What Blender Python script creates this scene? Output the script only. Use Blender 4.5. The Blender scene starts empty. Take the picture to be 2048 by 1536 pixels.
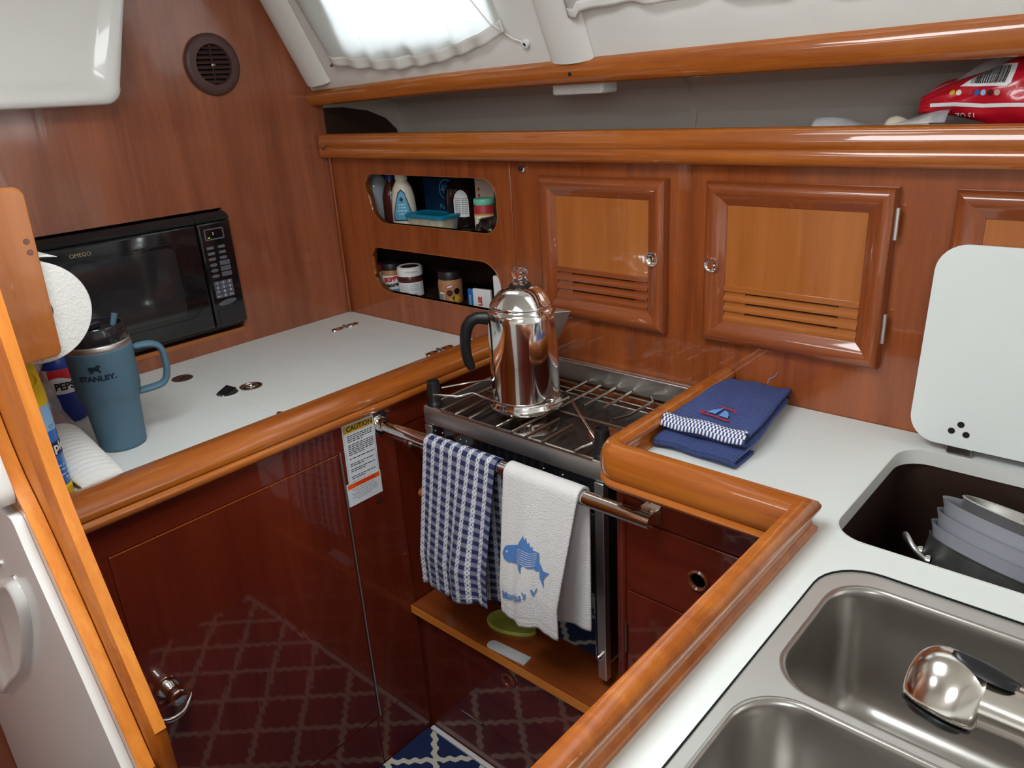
import bpy, bmesh, math, random
from mathutils import Vector, Matrix, Euler
from math import sin, cos, pi, radians
random.seed(7)
sc = bpy.context.scene
COL = sc.collection

# ---------------------------------------------------------------- camera
cam_d = bpy.data.cameras.new('camera'); cam = bpy.data.objects.new('camera', cam_d); COL.objects.link(cam)
cam_d.sensor_fit = 'HORIZONTAL'; cam_d.sensor_width = 36.0
cam_d.lens = 1531.58 * 36.0 / 2048.0
cam_d.clip_start = 0.02
RX = (0.74643572, 0.66286203, -0.05871671)      # picture right
RD = (0.19850796, -0.3060134, -0.93110171)      # picture down
RF = (-0.63516007, 0.68335184, -0.36000272)     # view direction
m = Matrix(((RX[0], -RD[0], -RF[0]), (RX[1], -RD[1], -RF[1]), (RX[2], -RD[2], -RF[2]))).to_4x4()
m.translation = (1.78423, -1.26096, 1.48958)
cam.matrix_world = m
sc.camera = cam
# ---------------------------------------------------------------- view + world + lights
sc.view_settings.view_transform = 'Standard'
sc.view_settings.look = 'None'
sc.view_settings.gamma = 1.0
sc.view_settings.exposure = -0.13
sc.view_settings.use_curve_mapping = False
w = bpy.data.worlds.new('world'); sc.world = w; w.use_nodes = True
bg = w.node_tree.nodes['Background']; bg.inputs[0].default_value = (0.86, 0.94, 1.0, 1); bg.inputs[1].default_value = 10.0

def area(name, loc, target, sx, sy, power, col=(1, 1, 1)):
    d = bpy.data.lights.new(name, 'AREA'); d.shape = 'RECTANGLE'; d.size = sx; d.size_y = sy; d.energy = power; d.color = col
    o = bpy.data.objects.new(name, d); COL.objects.link(o); o.location = loc
    v = Vector(target) - Vector(loc); o.rotation_euler = v.to_track_quat('-Z', 'Y').to_euler()
    return o
area('hatch_daylight', (1.20, -1.05, 1.925), (1.20, -1.05, 0), 0.50, 0.50, 13.5, (0.92, 0.98, 1.0))
area('hatch_daylight', (0.75, -1.95, 1.925), (0.75, -1.95, 0), 0.45, 0.45, 6.0, (0.92, 0.98, 1.0))
area('front_fill', (2.45, -2.45, 1.90), (1.2, -0.8, 0.9), 0.70, 0.70, 20.0, (0.92, 0.97, 1.0))  # added fill light behind the camera, brightening the galley from the front

# ---------------------------------------------------------------- materials
def lin(r, g, b):
    f = lambda c: (c/255/12.92) if c/255 <= .04045 else ((c/255+.055)/1.055)**2.4
    return (f(r), f(g), f(b), 1)
def M(name, col, rough=0.5, metal=0.0, coat=0.0, coat_rough=0.05, spec=0.5, trans=0.0, ior=1.45, emit=None, es=0, alpha=1.0, bump=0, bscale=200, sss=0, sheen=0, var=0, vscale=20):
    mt = bpy.data.materials.new(name); mt.use_nodes = True
    nt = mt.node_tree; p = nt.nodes['Principled BSDF']
    p.inputs['Base Color'].default_value = col; p.inputs['Roughness'].default_value = rough
    p.inputs['Metallic'].default_value = metal; p.inputs['Coat Weight'].default_value = coat
    p.inputs['Coat Roughness'].default_value = coat_rough; p.inputs['Specular IOR Level'].default_value = spec
    p.inputs['Transmission Weight'].default_value = trans; p.inputs['IOR'].default_value = ior
    p.inputs['Alpha'].default_value = alpha; p.inputs['Sheen Weight'].default_value = sheen
    if emit: p.inputs['Emission Color'].default_value = emit; p.inputs['Emission Strength'].default_value = es
    tc = nt.nodes.new('ShaderNodeTexCoord')
    if bump:
        n = nt.nodes.new('ShaderNodeTexNoise'); n.inputs['Scale'].default_value = bscale; n.inputs['Detail'].default_value = 3
        b = nt.nodes.new('ShaderNodeBump'); b.inputs['Strength'].default_value = bump; b.inputs['Distance'].default_value = 0.002
        nt.links.new(tc.outputs['Object'], n.inputs['Vector']); nt.links.new(n.outputs['Fac'], b.inputs['Height']); nt.links.new(b.outputs['Normal'], p.inputs['Normal'])
    if var:
        n = nt.nodes.new('ShaderNodeTexNoise'); n.inputs['Scale'].default_value = vscale; n.inputs['Detail'].default_value = 5
        nt.links.new(tc.outputs['Object'], n.inputs['Vector'])
        r = nt.nodes.new('ShaderNodeValToRGB'); nt.links.new(n.outputs['Fac'], r.inputs['Fac'])
        r.color_ramp.elements[0].position = .3; r.color_ramp.elements[1].position = .7
        r.color_ramp.elements[0].color = tuple(c*(1-var) for c in col[:3])+(1,); r.color_ramp.elements[1].color = col
        nt.links.new(r.outputs['Color'], p.inputs['Base Color'])
    return mt

def wood(name, dark, light, axis, rough=0.35, coat=1.0, coat_rough=0.06, scale=26, wav=0.05):
    mt = bpy.data.materials.new(name); mt.use_nodes = True; nt = mt.node_tree; N = nt.nodes; L = nt.links
    p = N['Principled BSDF']; p.inputs['Roughness'].default_value = rough; p.inputs['Coat Weight'].default_value = coat
    p.inputs['Coat Roughness'].default_value = coat_rough; p.inputs['Coat IOR'].default_value = 1.5; p.inputs['Specular IOR Level'].default_value = 0.3
    tc = N.new('ShaderNodeTexCoord'); mp = N.new('ShaderNodeMapping'); L.new(tc.outputs['Object'], mp.inputs['Vector'])
    s = [1.0, 1.0, 1.0]; s['xyz'.index(axis)] = 0.06
    mp.inputs['Scale'].default_value = s
    n1 = N.new('ShaderNodeTexNoise'); n1.inputs['Scale'].default_value = scale; n1.inputs['Detail'].default_value = 6; n1.inputs['Roughness'].default_value = .6; n1.inputs['Distortion'].default_value = .6
    n2 = N.new('ShaderNodeTexNoise'); n2.inputs['Scale'].default_value = scale*9; n2.inputs['Detail'].default_value = 4; n2.inputs['Roughness'].default_value = .7
    n3 = N.new('ShaderNodeTexNoise'); n3.inputs['Scale'].default_value = 2.5
    L.new(mp.outputs[0], n1.inputs['Vector']); L.new(mp.outputs[0], n2.inputs['Vector']); L.new(tc.outputs['Object'], n3.inputs['Vector'])
    a = N.new('ShaderNodeMath'); a.operation = 'MULTIPLY_ADD'; a.inputs[1].default_value = .35; L.new(n2.outputs['Fac'], a.inputs[0]); L.new(n1.outputs['Fac'], a.inputs[2])
    b = N.new('ShaderNodeMath'); b.operation = 'MULTIPLY_ADD'; b.inputs[1].default_value = .25; L.new(n3.outputs['Fac'], b.inputs[0]); L.new(a.outputs[0], b.inputs[2])
    r = N.new('ShaderNodeValToRGB'); L.new(b.outputs[0], r.inputs['Fac'])
    r.color_ramp.elements[0].position = .58; r.color_ramp.elements[0].color = dark
    r.color_ramp.elements[1].position = 1.0; r.color_ramp.elements[1].color = light
    L.new(r.outputs['Color'], p.inputs['Base Color'])
    if wav:
        n4 = N.new('ShaderNodeTexNoise'); n4.inputs['Scale'].default_value = 55; n4.inputs['Detail'].default_value = 2; L.new(mp.outputs[0], n4.inputs['Vector'])
        bp = N.new('ShaderNodeBump'); bp.inputs['Strength'].default_value = wav; bp.inputs['Distance'].default_value = .004
        L.new(n4.outputs['Fac'], bp.inputs['Height']); L.new(bp.outputs['Normal'], p.inputs['Coat Normal'])
    return mt
def woods(name, dark, light, **k):
    return {a: wood(name+'_'+a, dark, light, a, **k) for a in 'xyz'}
W_WALL = woods('bulkhead_veneer', (.215, .060, .028, 1), (.39, .122, .054, 1), coat_rough=.10, scale=14)
W_MAH = woods('mahogany', (.205, .043, .010, 1), (.375, .092, .021, 1), coat_rough=.05)
W_RED = woods('red_mahogany', (.105, .011, .004, 1), (.175, .022, .007, 1), coat_rough=.035, scale=16, wav=.03)
W_ORG = woods('varnished_rail', (.30, .066, .007, 1), (.50, .145, .018, 1), coat_rough=.04, scale=30)
W_SHF = woods('shelf_mahogany', (.20, .040, .009, 1), (.33, .078, .018, 1), coat_rough=.08)
W_PAN = woods('door_panel_veneer', (.37, .105, .020, 1), (.49, .160, .035, 1), coat_rough=.05, scale=20, wav=.12)
W_EDGE = woods('orange_edge_band', (.66, .19, .02, 1), (.85, .30, .05, 1), coat=.3, coat_rough=.3, scale=60, wav=0)
MAT = dict(
    counter=M('white_laminate', (.80, .83, .80, 1), .38, spec=.4, var=.05, vscale=4),
    lam_edge=M('laminate_edge', (.70, .71, .66, 1), .45),
    liner=M('white_vinyl_liner', (.80, .78, .73, 1), .6, bump=.15, bscale=300),
    gel=M('white_gelcoat', (.82, .80, .76, 1), .30, coat=.4, bump=.08, bscale=90),
    hull=M('grey_hull_liner', (.62, .56, .50, 1), .65, bump=.2, bscale=250),
    steel=M('brushed_steel', (.70, .69, .67, 1), .38, 1.0, bump=.05, bscale=600),
    sinksteel=M('sink_steel', (.50, .48, .45, 1), .30, 1.0, var=.12, vscale=12),
    chrome=M('polished_chrome', (.88, .88, .87, 1), .09, 1.0),
    dulchrome=M('tarnished_chrome', (.42, .36, .33, 1), .22, 1.0),
    nickel=M('brushed_nickel', (.74, .70, .64, 1), .18, 1.0),
    black=M('black_plastic', (.012, .012, .013, 1), .35),
    blackgloss=M('black_gloss', (.006, .006, .008, 1), .08, coat=.5),
    glassblk=M('dark_oven_glass', (.015, .014, .016, 1), .03, coat=1.0, coat_rough=.02, spec=1.0),
    mwglass=M('microwave_window', (.022, .022, .024, 1), .08, coat=.6),
    mwbtn=M('grey_buttons', (.10, .105, .13, 1), .5),
    greyline=M('grey_print', (.30, .30, .32, 1), .5),
    brownplast=M('brown_plastic', (.085, .040, .034, 1), .45),
    dark=M('dark_void', (.006, .005, .005, 1), .8),
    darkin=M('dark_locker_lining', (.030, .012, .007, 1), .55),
    iron=M('grate_wire', (.40, .35, .30, 1), .30, 1.0),
    hob=M('hob_surface', (.09, .08, .075, 1), .22, .7, var=.4, vscale=9),
    alum=M('dull_aluminium', (.34, .34, .34, 1), .42, .9, var=.25, vscale=60),
    bluemug=M('slate_blue_powder_coat', lin(84, 116, 136), .55, bump=.25, bscale=700),
    navyprint=M('navy_print', lin(22, 40, 60), .5),
    clearblk=M('smoked_plastic_lid', (.02, .02, .025, 1), .12, coat=.3),
    paper=M('paper_towel', (.86, .85, .81, 1), .9, bump=.6, bscale=260),
    papercore=M('cardboard_core', (.10, .07, .06, 1), .8),
    yellow=M('yellow_plastic', lin(240, 200, 20), .35),
    canblue=M('can_blue', lin(40, 110, 200), .3, coat=.3),
    lightblue=M('light_blue_label', lin(150, 195, 235), .4),
    white=M('white_plastic', (.82, .82, .80, 1), .35),
    whitep=M('white_label', (.80, .80, .80, 1), .5),
    colared=M('cola_red', lin(215, 45, 55), .4), colablue=M('cola_blue', lin(30, 55, 140), .4),
    redbag=M('red_foil_bag', lin(190, 20, 40), .28, coat=.4, bump=.5, bscale=40),
    redfood=M('red_contents', lin(170, 45, 50), .5),
    clear=M('clear_film', (.90, .91, .95, 1), .12, alpha=.30, bump=1.0, bscale=45, coat=1.0),
    glass=M('clear_glass', (1, 1, 1, 1), .02, trans=1.0, ior=1.45),
    jarglass=M('thin_jar_glass', (.75, .80, .85, 1), .05, alpha=.28, coat=1.0),
    cream=M('cream_bottle', lin(225, 215, 195), .3), darkbrown=M('dark_syrup', (.014, .008, .007, 1), .12, coat=.5),
    brownbot=M('brown_bottle', (.08, .018, .014, 1), .2), tea=M('beige_box', lin(190, 165, 150), .6), purple=M('purple_box', lin(90, 30, 90), .6),
    greenlid=M('green_lid', lin(110, 190, 165), .4), teal=M('teal_lid', lin(20, 130, 165), .35),
    tub=M('clear_tub', (.75, .85, .88, 1), .15, alpha=.35), cheese=M('yellow_food', lin(225, 190, 90), .6),
    bluebox=M('blue_box', lin(20, 50, 85), .5), pb=M('peanut_butter', lin(170, 120, 75), .4), brownlid=M('dark_lid', (.02, .015, .015, 1), .4),
    spread=M('brown_spread_label', lin(175, 125, 85), .4), redlid=M('red_lid', lin(180, 25, 40), .4),
    skblue=M('sky_blue_label', lin(90, 165, 200), .5), red=M('red_print', lin(200, 25, 35), .5), packblue=M('packet_blue', lin(30, 105, 175), .5),
    amber=M('amber_label', lin(200, 160, 70), .5),
    blackp=M('black_print', (.01, .01, .01, 1), .6), orange=M('orange_band', lin(240, 95, 20), .5), mustard=M('mustard_band', lin(215, 165, 30), .5),
    sticker=M('sticker_white', (.74, .76, .80, 1), .5), greyprint=M('pale_print', (.25, .26, .30, 1), .6),
    fishblue=M('blue_print', lin(85, 130, 195), .9), whitecloth=M('white_terry', (.80, .775, .755, 1), .95, bump=1.0, bscale=420, sheen=.2),
    terry=M('blue_waffle', lin(62, 76, 130), .95), sail=M('sail_blue', lin(110, 160, 225), .9), redthread=M('red_thread', lin(190, 50, 60), .9),
    lime=M('lime_silicone', lin(205, 218, 100), .5, var=.25, vscale=40),
    plastgrey=M('translucent_bowl', (.36, .37, .41, 1), .3),
    brownring=M('brown_ring', (.16, .045, .020, 1), .15, coat=.6),
    tape=M('frosted_tape', (.60, .60, .60, 1), .5, bump=.5, bscale=200),
    ledg=M('green_led', (.1, .2, 0, 1), .5, emit=(.6, 1, .1, 1), es=2.5), ledw=M('pale_led', (.2, .2, .1, 1), .5, emit=(.9, 1, .7, 1), es=2.0),
    gold=M('gold_print', (.45, .36, .20, 1), .4),
    flange=M('satin_flange', (.58, .57, .54, 1), .36, .6),
    rim=M('locker_rim', (.70, .69, .65, 1), .4),
)
# waffle bump on the blue towel
def waffle(mt, sc_):
    nt = mt.node_tree; p = nt.nodes['Principled BSDF']; tc = nt.nodes['Texture Coordinate'] if 'Texture Coordinate' in nt.nodes else nt.nodes.new('ShaderNodeTexCoord')
    v = nt.nodes.new('ShaderNodeTexVoronoi'); v.inputs['Scale'].default_value = sc_; v.inputs['Randomness'].default_value = .15
    nt.links.new(tc.outputs['UV'], v.inputs['Vector'])
    b = nt.nodes.new('ShaderNodeBump'); b.inputs['Strength'].default_value = .9; b.inputs['Distance'].default_value = .0025; b.invert = True
    nt.links.new(v.outputs['Distance'], b.inputs['Height']); nt.links.new(b.outputs['Normal'], p.inputs['Normal'])
    r = nt.nodes.new('ShaderNodeValToRGB'); nt.links.new(v.outputs['Distance'], r.inputs['Fac'])
    r.color_ramp.elements[0].position = .1; r.color_ramp.elements[0].color = tuple(c*.45 for c in lin(62, 76, 130)[:3])+(1,)
    r.color_ramp.elements[1].position = .5; r.color_ramp.elements[1].color = lin(82, 98, 158)
    nt.links.new(r.outputs['Color'], p.inputs['Base Color'])
waffle(MAT['terry'], 44)

def math_node(nt, op, a, b=None, c=None):
    n = nt.nodes.new('ShaderNodeMath'); n.operation = op
    for i, x in enumerate((a, b, c)):
        if x is None: continue
        if isinstance(x, (int, float)): n.inputs[i].default_value = x
        else: nt.links.new(x, n.inputs[i])
    return n.outputs[0]
def checked():
    mt = bpy.data.materials.new('navy_white_check'); mt.use_nodes = True; nt = mt.node_tree; p = nt.nodes['Principled BSDF']; p.inputs['Roughness'].default_value = .95
    uv = nt.nodes.new('ShaderNodeTexCoord'); sp = nt.nodes.new('ShaderNodeSeparateXYZ'); nt.links.new(uv.outputs['UV'], sp.inputs[0])
    u = math_node(nt, 'MULTIPLY', sp.outputs[0], 1/.0240); v = math_node(nt, 'MULTIPLY', sp.outputs[1], 1/.0185)
    fu = math_node(nt, 'FRACT', u); fv = math_node(nt, 'FRACT', v)
    col = math_node(nt, 'LESS_THAN', fu, .42)           # white stripe along the length
    row = math_node(nt, 'LESS_THAN', fv, .5)
    v4 = math_node(nt, 'FRACT', math_node(nt, 'MULTIPLY', v, 2.0)); d1 = math_node(nt, 'LESS_THAN', math_node(nt, 'ABSOLUTE', math_node(nt, 'SUBTRACT', v4, .5)), .22)
    cu = math_node(nt, 'LESS_THAN', math_node(nt, 'ABSOLUTE', math_node(nt, 'SUBTRACT', fu, .21)), .05)
    edge = math_node(nt, 'LESS_THAN', math_node(nt, 'ABSOLUTE', math_node(nt, 'SUBTRACT', math_node(nt, 'ABSOLUTE', math_node(nt, 'SUBTRACT', fu, .21)), .15)), .05)
    d2 = math_node(nt, 'SUBTRACT', 1.0, d1)
    dots = math_node(nt, 'MULTIPLY', math_node(nt, 'MAXIMUM', math_node(nt, 'MULTIPLY', cu, d1), math_node(nt, 'MULTIPLY', math_node(nt, 'MULTIPLY', edge, d2), .6)), .7)
    rowd = math_node(nt, 'MULTIPLY', row, .22)
    a = math_node(nt, 'MULTIPLY', col, math_node(nt, 'SUBTRACT', math_node(nt, 'SUBTRACT', 1.0, dots), rowd))
    bb = math_node(nt, 'MULTIPLY', math_node(nt, 'SUBTRACT', 1.0, col), math_node(nt, 'MULTIPLY', math_node(nt, 'SUBTRACT', 1.0, row), .24))
    f = math_node(nt, 'ADD', a, bb)
    mx = nt.nodes.new('ShaderNodeMix'); mx.data_type = 'RGBA'; nt.links.new(f, mx.inputs[0]); mx.inputs[6].default_value = lin(38, 44, 88); mx.inputs[7].default_value = (.74, .75, .80, 1)
    nt.links.new(mx.outputs[2], p.inputs['Base Color'])
    n = nt.nodes.new('ShaderNodeTexNoise'); n.inputs['Scale'].default_value = 500; nt.links.new(uv.outputs['UV'], n.inputs['Vector'])
    b = nt.nodes.new('ShaderNodeBump'); b.inputs['Strength'].default_value = .4; b.inputs['Distance'].default_value = .001; nt.links.new(n.outputs['Fac'], b.inputs['Height']); nt.links.new(b.outputs['Normal'], p.inputs['Normal'])
    return mt
MAT['check'] = checked()
def gingham(name, step):
    mt = bpy.data.materials.new(name); mt.use_nodes = True; nt = mt.node_tree; p = nt.nodes['Principled BSDF']; p.inputs['Roughness'].default_value = .95
    uv = nt.nodes.new('ShaderNodeTexCoord'); ch = nt.nodes.new('ShaderNodeTexChecker'); ch.inputs['Scale'].default_value = step
    nt.links.new(uv.outputs['UV'], ch.inputs['Vector']); ch.inputs[1].default_value = lin(60, 72, 120); ch.inputs[2].default_value = (.75, .75, .80, 1)
    nt.links.new(ch.outputs['Color'], p.inputs['Base Color']); return mt
MAT['gingham'] = gingham('gingham_trim', 46)
def rugmat():
    mt = bpy.data.materials.new('trellis_rug'); mt.use_nodes = True; nt = mt.node_tree; p = nt.nodes['Principled BSDF']; p.inputs['Roughness'].default_value = .95
    tc = nt.nodes.new('ShaderNodeTexCoord'); nz = nt.nodes.new('ShaderNodeTexNoise'); nz.inputs['Scale'].default_value = 38; nt.links.new(tc.outputs['UV'], nz.inputs['Vector'])
    sp = nt.nodes.new('ShaderNodeSeparateXYZ'); nt.links.new(tc.outputs['UV'], sp.inputs[0])
    # UV already holds crossing units: lines where u+v or u-v is an integer pair
    s = math_node(nt, 'ADD', sp.outputs[0], sp.outputs[1]); d = math_node(nt, 'SUBTRACT', sp.outputs[0], sp.outputs[1])
    wob = math_node(nt, 'MULTIPLY', math_node(nt, 'SINE', math_node(nt, 'MULTIPLY', s, 2*pi*2.0)), .05)
    wob2 = math_node(nt, 'MULTIPLY', math_node(nt, 'SINE', math_node(nt, 'MULTIPLY', d, 2*pi*2.0)), .05)
    h = math_node(nt, 'MULTIPLY', math_node(nt, 'SUBTRACT', nz.outputs['Fac'], .5), .10)
    def line(x, wb):
        y = math_node(nt, 'ADD', math_node(nt, 'ADD', x, wb), h)
        y = math_node(nt, 'MULTIPLY', y, .5)
        return math_node(nt, 'LESS_THAN', math_node(nt, 'ABSOLUTE', math_node(nt, 'SUBTRACT', math_node(nt, 'FRACT', math_node(nt, 'ADD', y, .5)), .5)), .066)
    f = math_node(nt, 'MAXIMUM', line(s, wob2), line(d, wob))
    mx = nt.nodes.new('ShaderNodeMix'); mx.data_type = 'RGBA'; nt.links.new(f, mx.inputs[0]); mx.inputs[6].default_value = lin(26, 44, 92); mx.inputs[7].default_value = (.80, .74, .62, 1)
    nt.links.new(mx.outputs[2], p.inputs['Base Color'])
    n = nt.nodes.new('ShaderNodeTexNoise'); n.inputs['Scale'].default_value = 600; nt.links.new(tc.outputs['Object'], n.inputs['Vector'])
    b = nt.nodes.new('ShaderNodeBump'); b.inputs['Strength'].default_value = .8; b.inputs['Distance'].default_value = .003; nt.links.new(n.outputs['Fac'], b.inputs['Height']); nt.links.new(b.outputs['Normal'], p.inputs['Normal'])
    return mt
MAT['rug'] = rugmat()
def curtainmat():
    mt = bpy.data.materials.new('sheer_curtain'); mt.use_nodes = True; nt = mt.node_tree; out = nt.nodes['Material Output']; p = nt.nodes['Principled BSDF']
    p.inputs['Base Color'].default_value = (.84, .82, .77, 1); p.inputs['Roughness'].default_value = .9
    t = nt.nodes.new('ShaderNodeBsdfTranslucent'); t.inputs[0].default_value = (.85, .88, .88, 1)
    mx = nt.nodes.new('ShaderNodeMixShader'); mx.inputs[0].default_value = .55
    nt.links.new(p.outputs[0], mx.inputs[1]); nt.links.new(t.outputs[0], mx.inputs[2]); nt.links.new(mx.outputs[0], out.inputs[0])
    return mt
MAT['curtain'] = curtainmat()

def crv3(pts, sub=5):
    out = []
    for i in range(len(pts)-1):
        p0, p1, p2, p3 = pts[max(i-1, 0)], pts[i], pts[i+1], pts[min(i+2, len(pts)-1)]
        for k in range(sub):
            q = k/sub; out.append(.5*((2*p1)+(p2-p0)*q+(2*p0-5*p1+4*p2-p3)*q*q+(3*p1-p0-3*p2+p3)*q**3))
    out.append(pts[-1]); return out
# ---------------------------------------------------------------- mesh helpers
class MB:
    def __init__(s): s.b = bmesh.new(); s.uv = None
    def box(s, x0, x1, y0, y1, z0, z1, mat=None):
        v = [s.b.verts.new(p) for p in ((x0, y0, z0), (x1, y0, z0), (x1, y1, z0), (x0, y1, z0), (x0, y0, z1), (x1, y0, z1), (x1, y1, z1), (x0, y1, z1))]
        if mat is not None:
            for q in v: q.co = mat @ q.co
        for f in ((3, 2, 1, 0), (4, 5, 6, 7), (0, 1, 5, 4), (1, 2, 6, 5), (2, 3, 7, 6), (3, 0, 4, 7)): s.b.faces.new([v[i] for i in f])
        return s
    def rings(s, rings, closed=True, cap0=True, cap1=True):
        R = [[s.b.verts.new(p) for p in r] for r in rings]; n = len(R[0])
        for a, b in zip(R, R[1:]):
            for i in range(n if closed else n-1):
                j = (i+1) % n; s.b.faces.new((a[i], a[j], b[j], b[i]))
        if closed and cap0: s.b.faces.new(R[0][::-1])
        if closed and cap1: s.b.faces.new(R[-1])
        return s
    def lathe(s, prof, c=(0, 0, 0), n=48, mat=None, cap0=True, cap1=True):
        rr = []
        for r, z in prof:
            ring = [Vector((max(r, 1e-5)*cos(2*pi*i/n), max(r, 1e-5)*sin(2*pi*i/n), z)) for i in range(n)]
            if mat is not None: ring = [mat @ p for p in ring]
            rr.append([p+Vector(c) for p in ring])
        return s.rings(rr, True, cap0, cap1)
    def tube(s, pts, r, n=12, closed=False, taper=None):
        pts = [Vector(p) for p in pts]; k = len(pts); rr = []
        prev = None
        for i, p in enumerate(pts):
            if closed: t = (pts[(i+1) % k]-pts[i-1]).normalized()
            else: t = ((pts[min(i+1, k-1)]-pts[max(i-1, 0)])).normalized()
            if prev is None:
                a = t.orthogonal().normalized()
            else:
                a = (prev - t*prev.dot(t)).normalized()
            prev = a; b = t.cross(a); q = r if taper is None else r*taper[i]
            rr.append([p+a*q*cos(2*pi*j/n)+b*q*sin(2*pi*j/n) for j in range(n)])
        if closed:
            R = [[s.b.verts.new(p) for p in x] for x in rr]
            # match seam rotation
            off = min(range(n), key=lambda o: (R[-1][0].co-R[0][o].co).length)
            for ai in range(k):
                a, b2 = R[ai], R[(ai+1) % k]; o = off if ai == k-1 else 0
                for j in range(n): s.b.faces.new((a[j], a[(j+1) % n], b2[(j+1+o) % n], b2[(j+o) % n]))
            return s
        return s.rings(rr)
    def prism(s, pts, off):   # pts: 3D polygon, off: vector
        off = Vector(off); pts = [Vector(p) for p in pts]
        return s.rings([pts, [p+off for p in pts]])
    def grid(s, fn, nu, nv, uvfn=None):
        if uvfn and not s.uv: s.uv = s.b.loops.layers.uv.new('UVMap')
        V = [[s.b.verts.new(fn(i/nu, j/nv)) for j in range(nv+1)] for i in range(nu+1)]
        for i in range(nu):
            for j in range(nv):
                f = s.b.faces.new((V[i][j], V[i+1][j], V[i+1][j+1], V[i][j+1]))
                if uvfn:
                    for l, (a, b) in zip(f.loops, ((i, j), (i+1, j), (i+1, j+1), (i, j+1))): l[s.uv].uv = uvfn(a/nu, b/nv)
        return s
    def build(s, name, mat, parent=None, smooth=True, bevel=0, bseg=2, sub=0, solid=0, auto=40, recenter=True):
        bmesh.ops.recalc_face_normals(s.b, faces=s.b.faces[:]) if not solid else None
        me = bpy.data.meshes.new(name); s.b.to_mesh(me); s.b.free()
        return finish(me, name, mat, parent, smooth, bevel, bseg, sub, solid, auto, recenter)

def wloc(o):
    v = Vector((0, 0, 0))
    while o is not None: v = v+o.location; o = o.parent
    return v
def finish(me, name, mat, parent=None, smooth=True, bevel=0, bseg=2, sub=0, solid=0, auto=40, recenter=True):
    o = bpy.data.objects.new(name, me); COL.objects.link(o)
    if isinstance(mat, (list, tuple)):
        for q in mat: me.materials.append(q)
    else: me.materials.append(mat)
    if recenter and len(me.vertices):
        xs = [v.co.x for v in me.vertices]; ys = [v.co.y for v in me.vertices]; zs = [v.co.z for v in me.vertices]
        c = Vector(((min(xs)+max(xs))/2, (min(ys)+max(ys))/2, min(zs)))
        me.transform(Matrix.Translation(-c)); o.location = c - (wloc(parent) if parent else Vector())
    if parent: o.parent = parent
    if smooth:
        me.polygons.foreach_set('use_smooth', [True]*len(me.polygons))
        try:
            me.set_sharp_from_angle(angle=radians(auto))
        except Exception: pass
    if solid:
        md = o.modifiers.new('solid', 'SOLIDIFY'); md.thickness = solid; md.offset = 0
    if bevel:
        md = o.modifiers.new('bevel', 'BEVEL'); md.width = bevel; md.segments = bseg; md.limit_method = 'ANGLE'; md.angle_limit = radians(35)
    if sub:
        md = o.modifiers.new('sub', 'SUBSURF'); md.levels = sub; md.render_levels = sub
    return o
def curve_mesh(cu):
    o = bpy.data.objects.new('tmp', cu); COL.objects.link(o)
    bpy.context.view_layer.update()
    me = bpy.data.meshes.new_from_object(o.evaluated_get(bpy.context.evaluated_depsgraph_get()))
    bpy.data.objects.remove(o); bpy.data.curves.remove(cu); return me
def rrect(x0, x1, y0, y1, r, n=8):
    if not isinstance(r, (tuple, list)): r = (r,)*4
    P = []
    for (cx, cy, a0, q) in ((x1-r[0], y1-r[0], 0, r[0]), (x0+r[1], y1-r[1], 90, r[1]), (x0+r[2], y0+r[2], 180, r[2]), (x1-r[3], y0+r[3], 270, r[3])):
        for i in range(n+1):
            a = radians(a0+90*i/n); P.append((cx+q*cos(a), cy+q*sin(a)))
    return P
def plate(name, loops, fr, thick, mat, parent=None, bevel=0, smooth=True, **k):
    """filled 2-D loops (first outer, rest holes) in frame fr(a,b,c)->world; extruded c 0..thick"""
    cu = bpy.data.curves.new('t', 'CURVE'); cu.dimensions = '2D'; cu.fill_mode = 'BOTH'
    for lp in loops:
        s = cu.splines.new('POLY'); s.points.add(len(lp)-1); s.use_cyclic_u = True
        for p, q in zip(s.points, lp): p.co = (q[0], q[1], 0, 1)
    cu.extrude = thick/2 - bevel; cu.bevel_depth = bevel; cu.bevel_resolution = 2 if bevel else 0
    if bevel: cu.offset = -bevel
    me = curve_mesh(cu)
    for v in me.vertices: v.co = fr(v.co.x, v.co.y, v.co.z+thick/2)
    bm = bmesh.new(); bm.from_mesh(me); bmesh.ops.remove_doubles(bm, verts=bm.verts, dist=1e-6); bmesh.ops.recalc_face_normals(bm, faces=bm.faces); bm.to_mesh(me); bm.free()
    return finish(me, name, mat, parent, smooth, **k)
# frames: XZ plane looking +y (front faces -y); YZ plane on left wall (front faces +x); XY plane up
F_back = lambda y: (lambda a, b, c: Vector((a, y-c, b)))     # thickness grows towards the viewer (-y)
F_left = lambda x: (lambda a, b, c: Vector((x+c, a, b)))     # thickness grows +x
F_top = lambda z: (lambda a, b, c: Vector((a, b, z+c)))
def text(name, s, size, fr, mat, parent=None, bold=0, thick=0.0006, align='CENTER', xs=1.0, sub=0):
    cu = bpy.data.curves.new('t', 'FONT'); cu.body = s; cu.size = size; cu.align_x = align; cu.align_y = 'CENTER'; cu.offset = bold; cu.resolution_u = 3
    me = curve_mesh(cu)
    bm = bmesh.new(); bm.from_mesh(me)
    if sub:
        bmesh.ops.triangulate(bm, faces=bm.faces[:])
        for _ in range(sub):
            bmesh.ops.subdivide_edges(bm, edges=[e for e in bm.edges if e.calc_length() > size*.12], cuts=1)
            bmesh.ops.triangulate(bm, faces=bm.faces[:])
    for v in bm.verts: v.co = fr(v.co.x*xs, v.co.y, thick)
    bm.to_mesh(me); bm.free()
    return finish(me, name, mat, parent, smooth=False)
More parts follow.
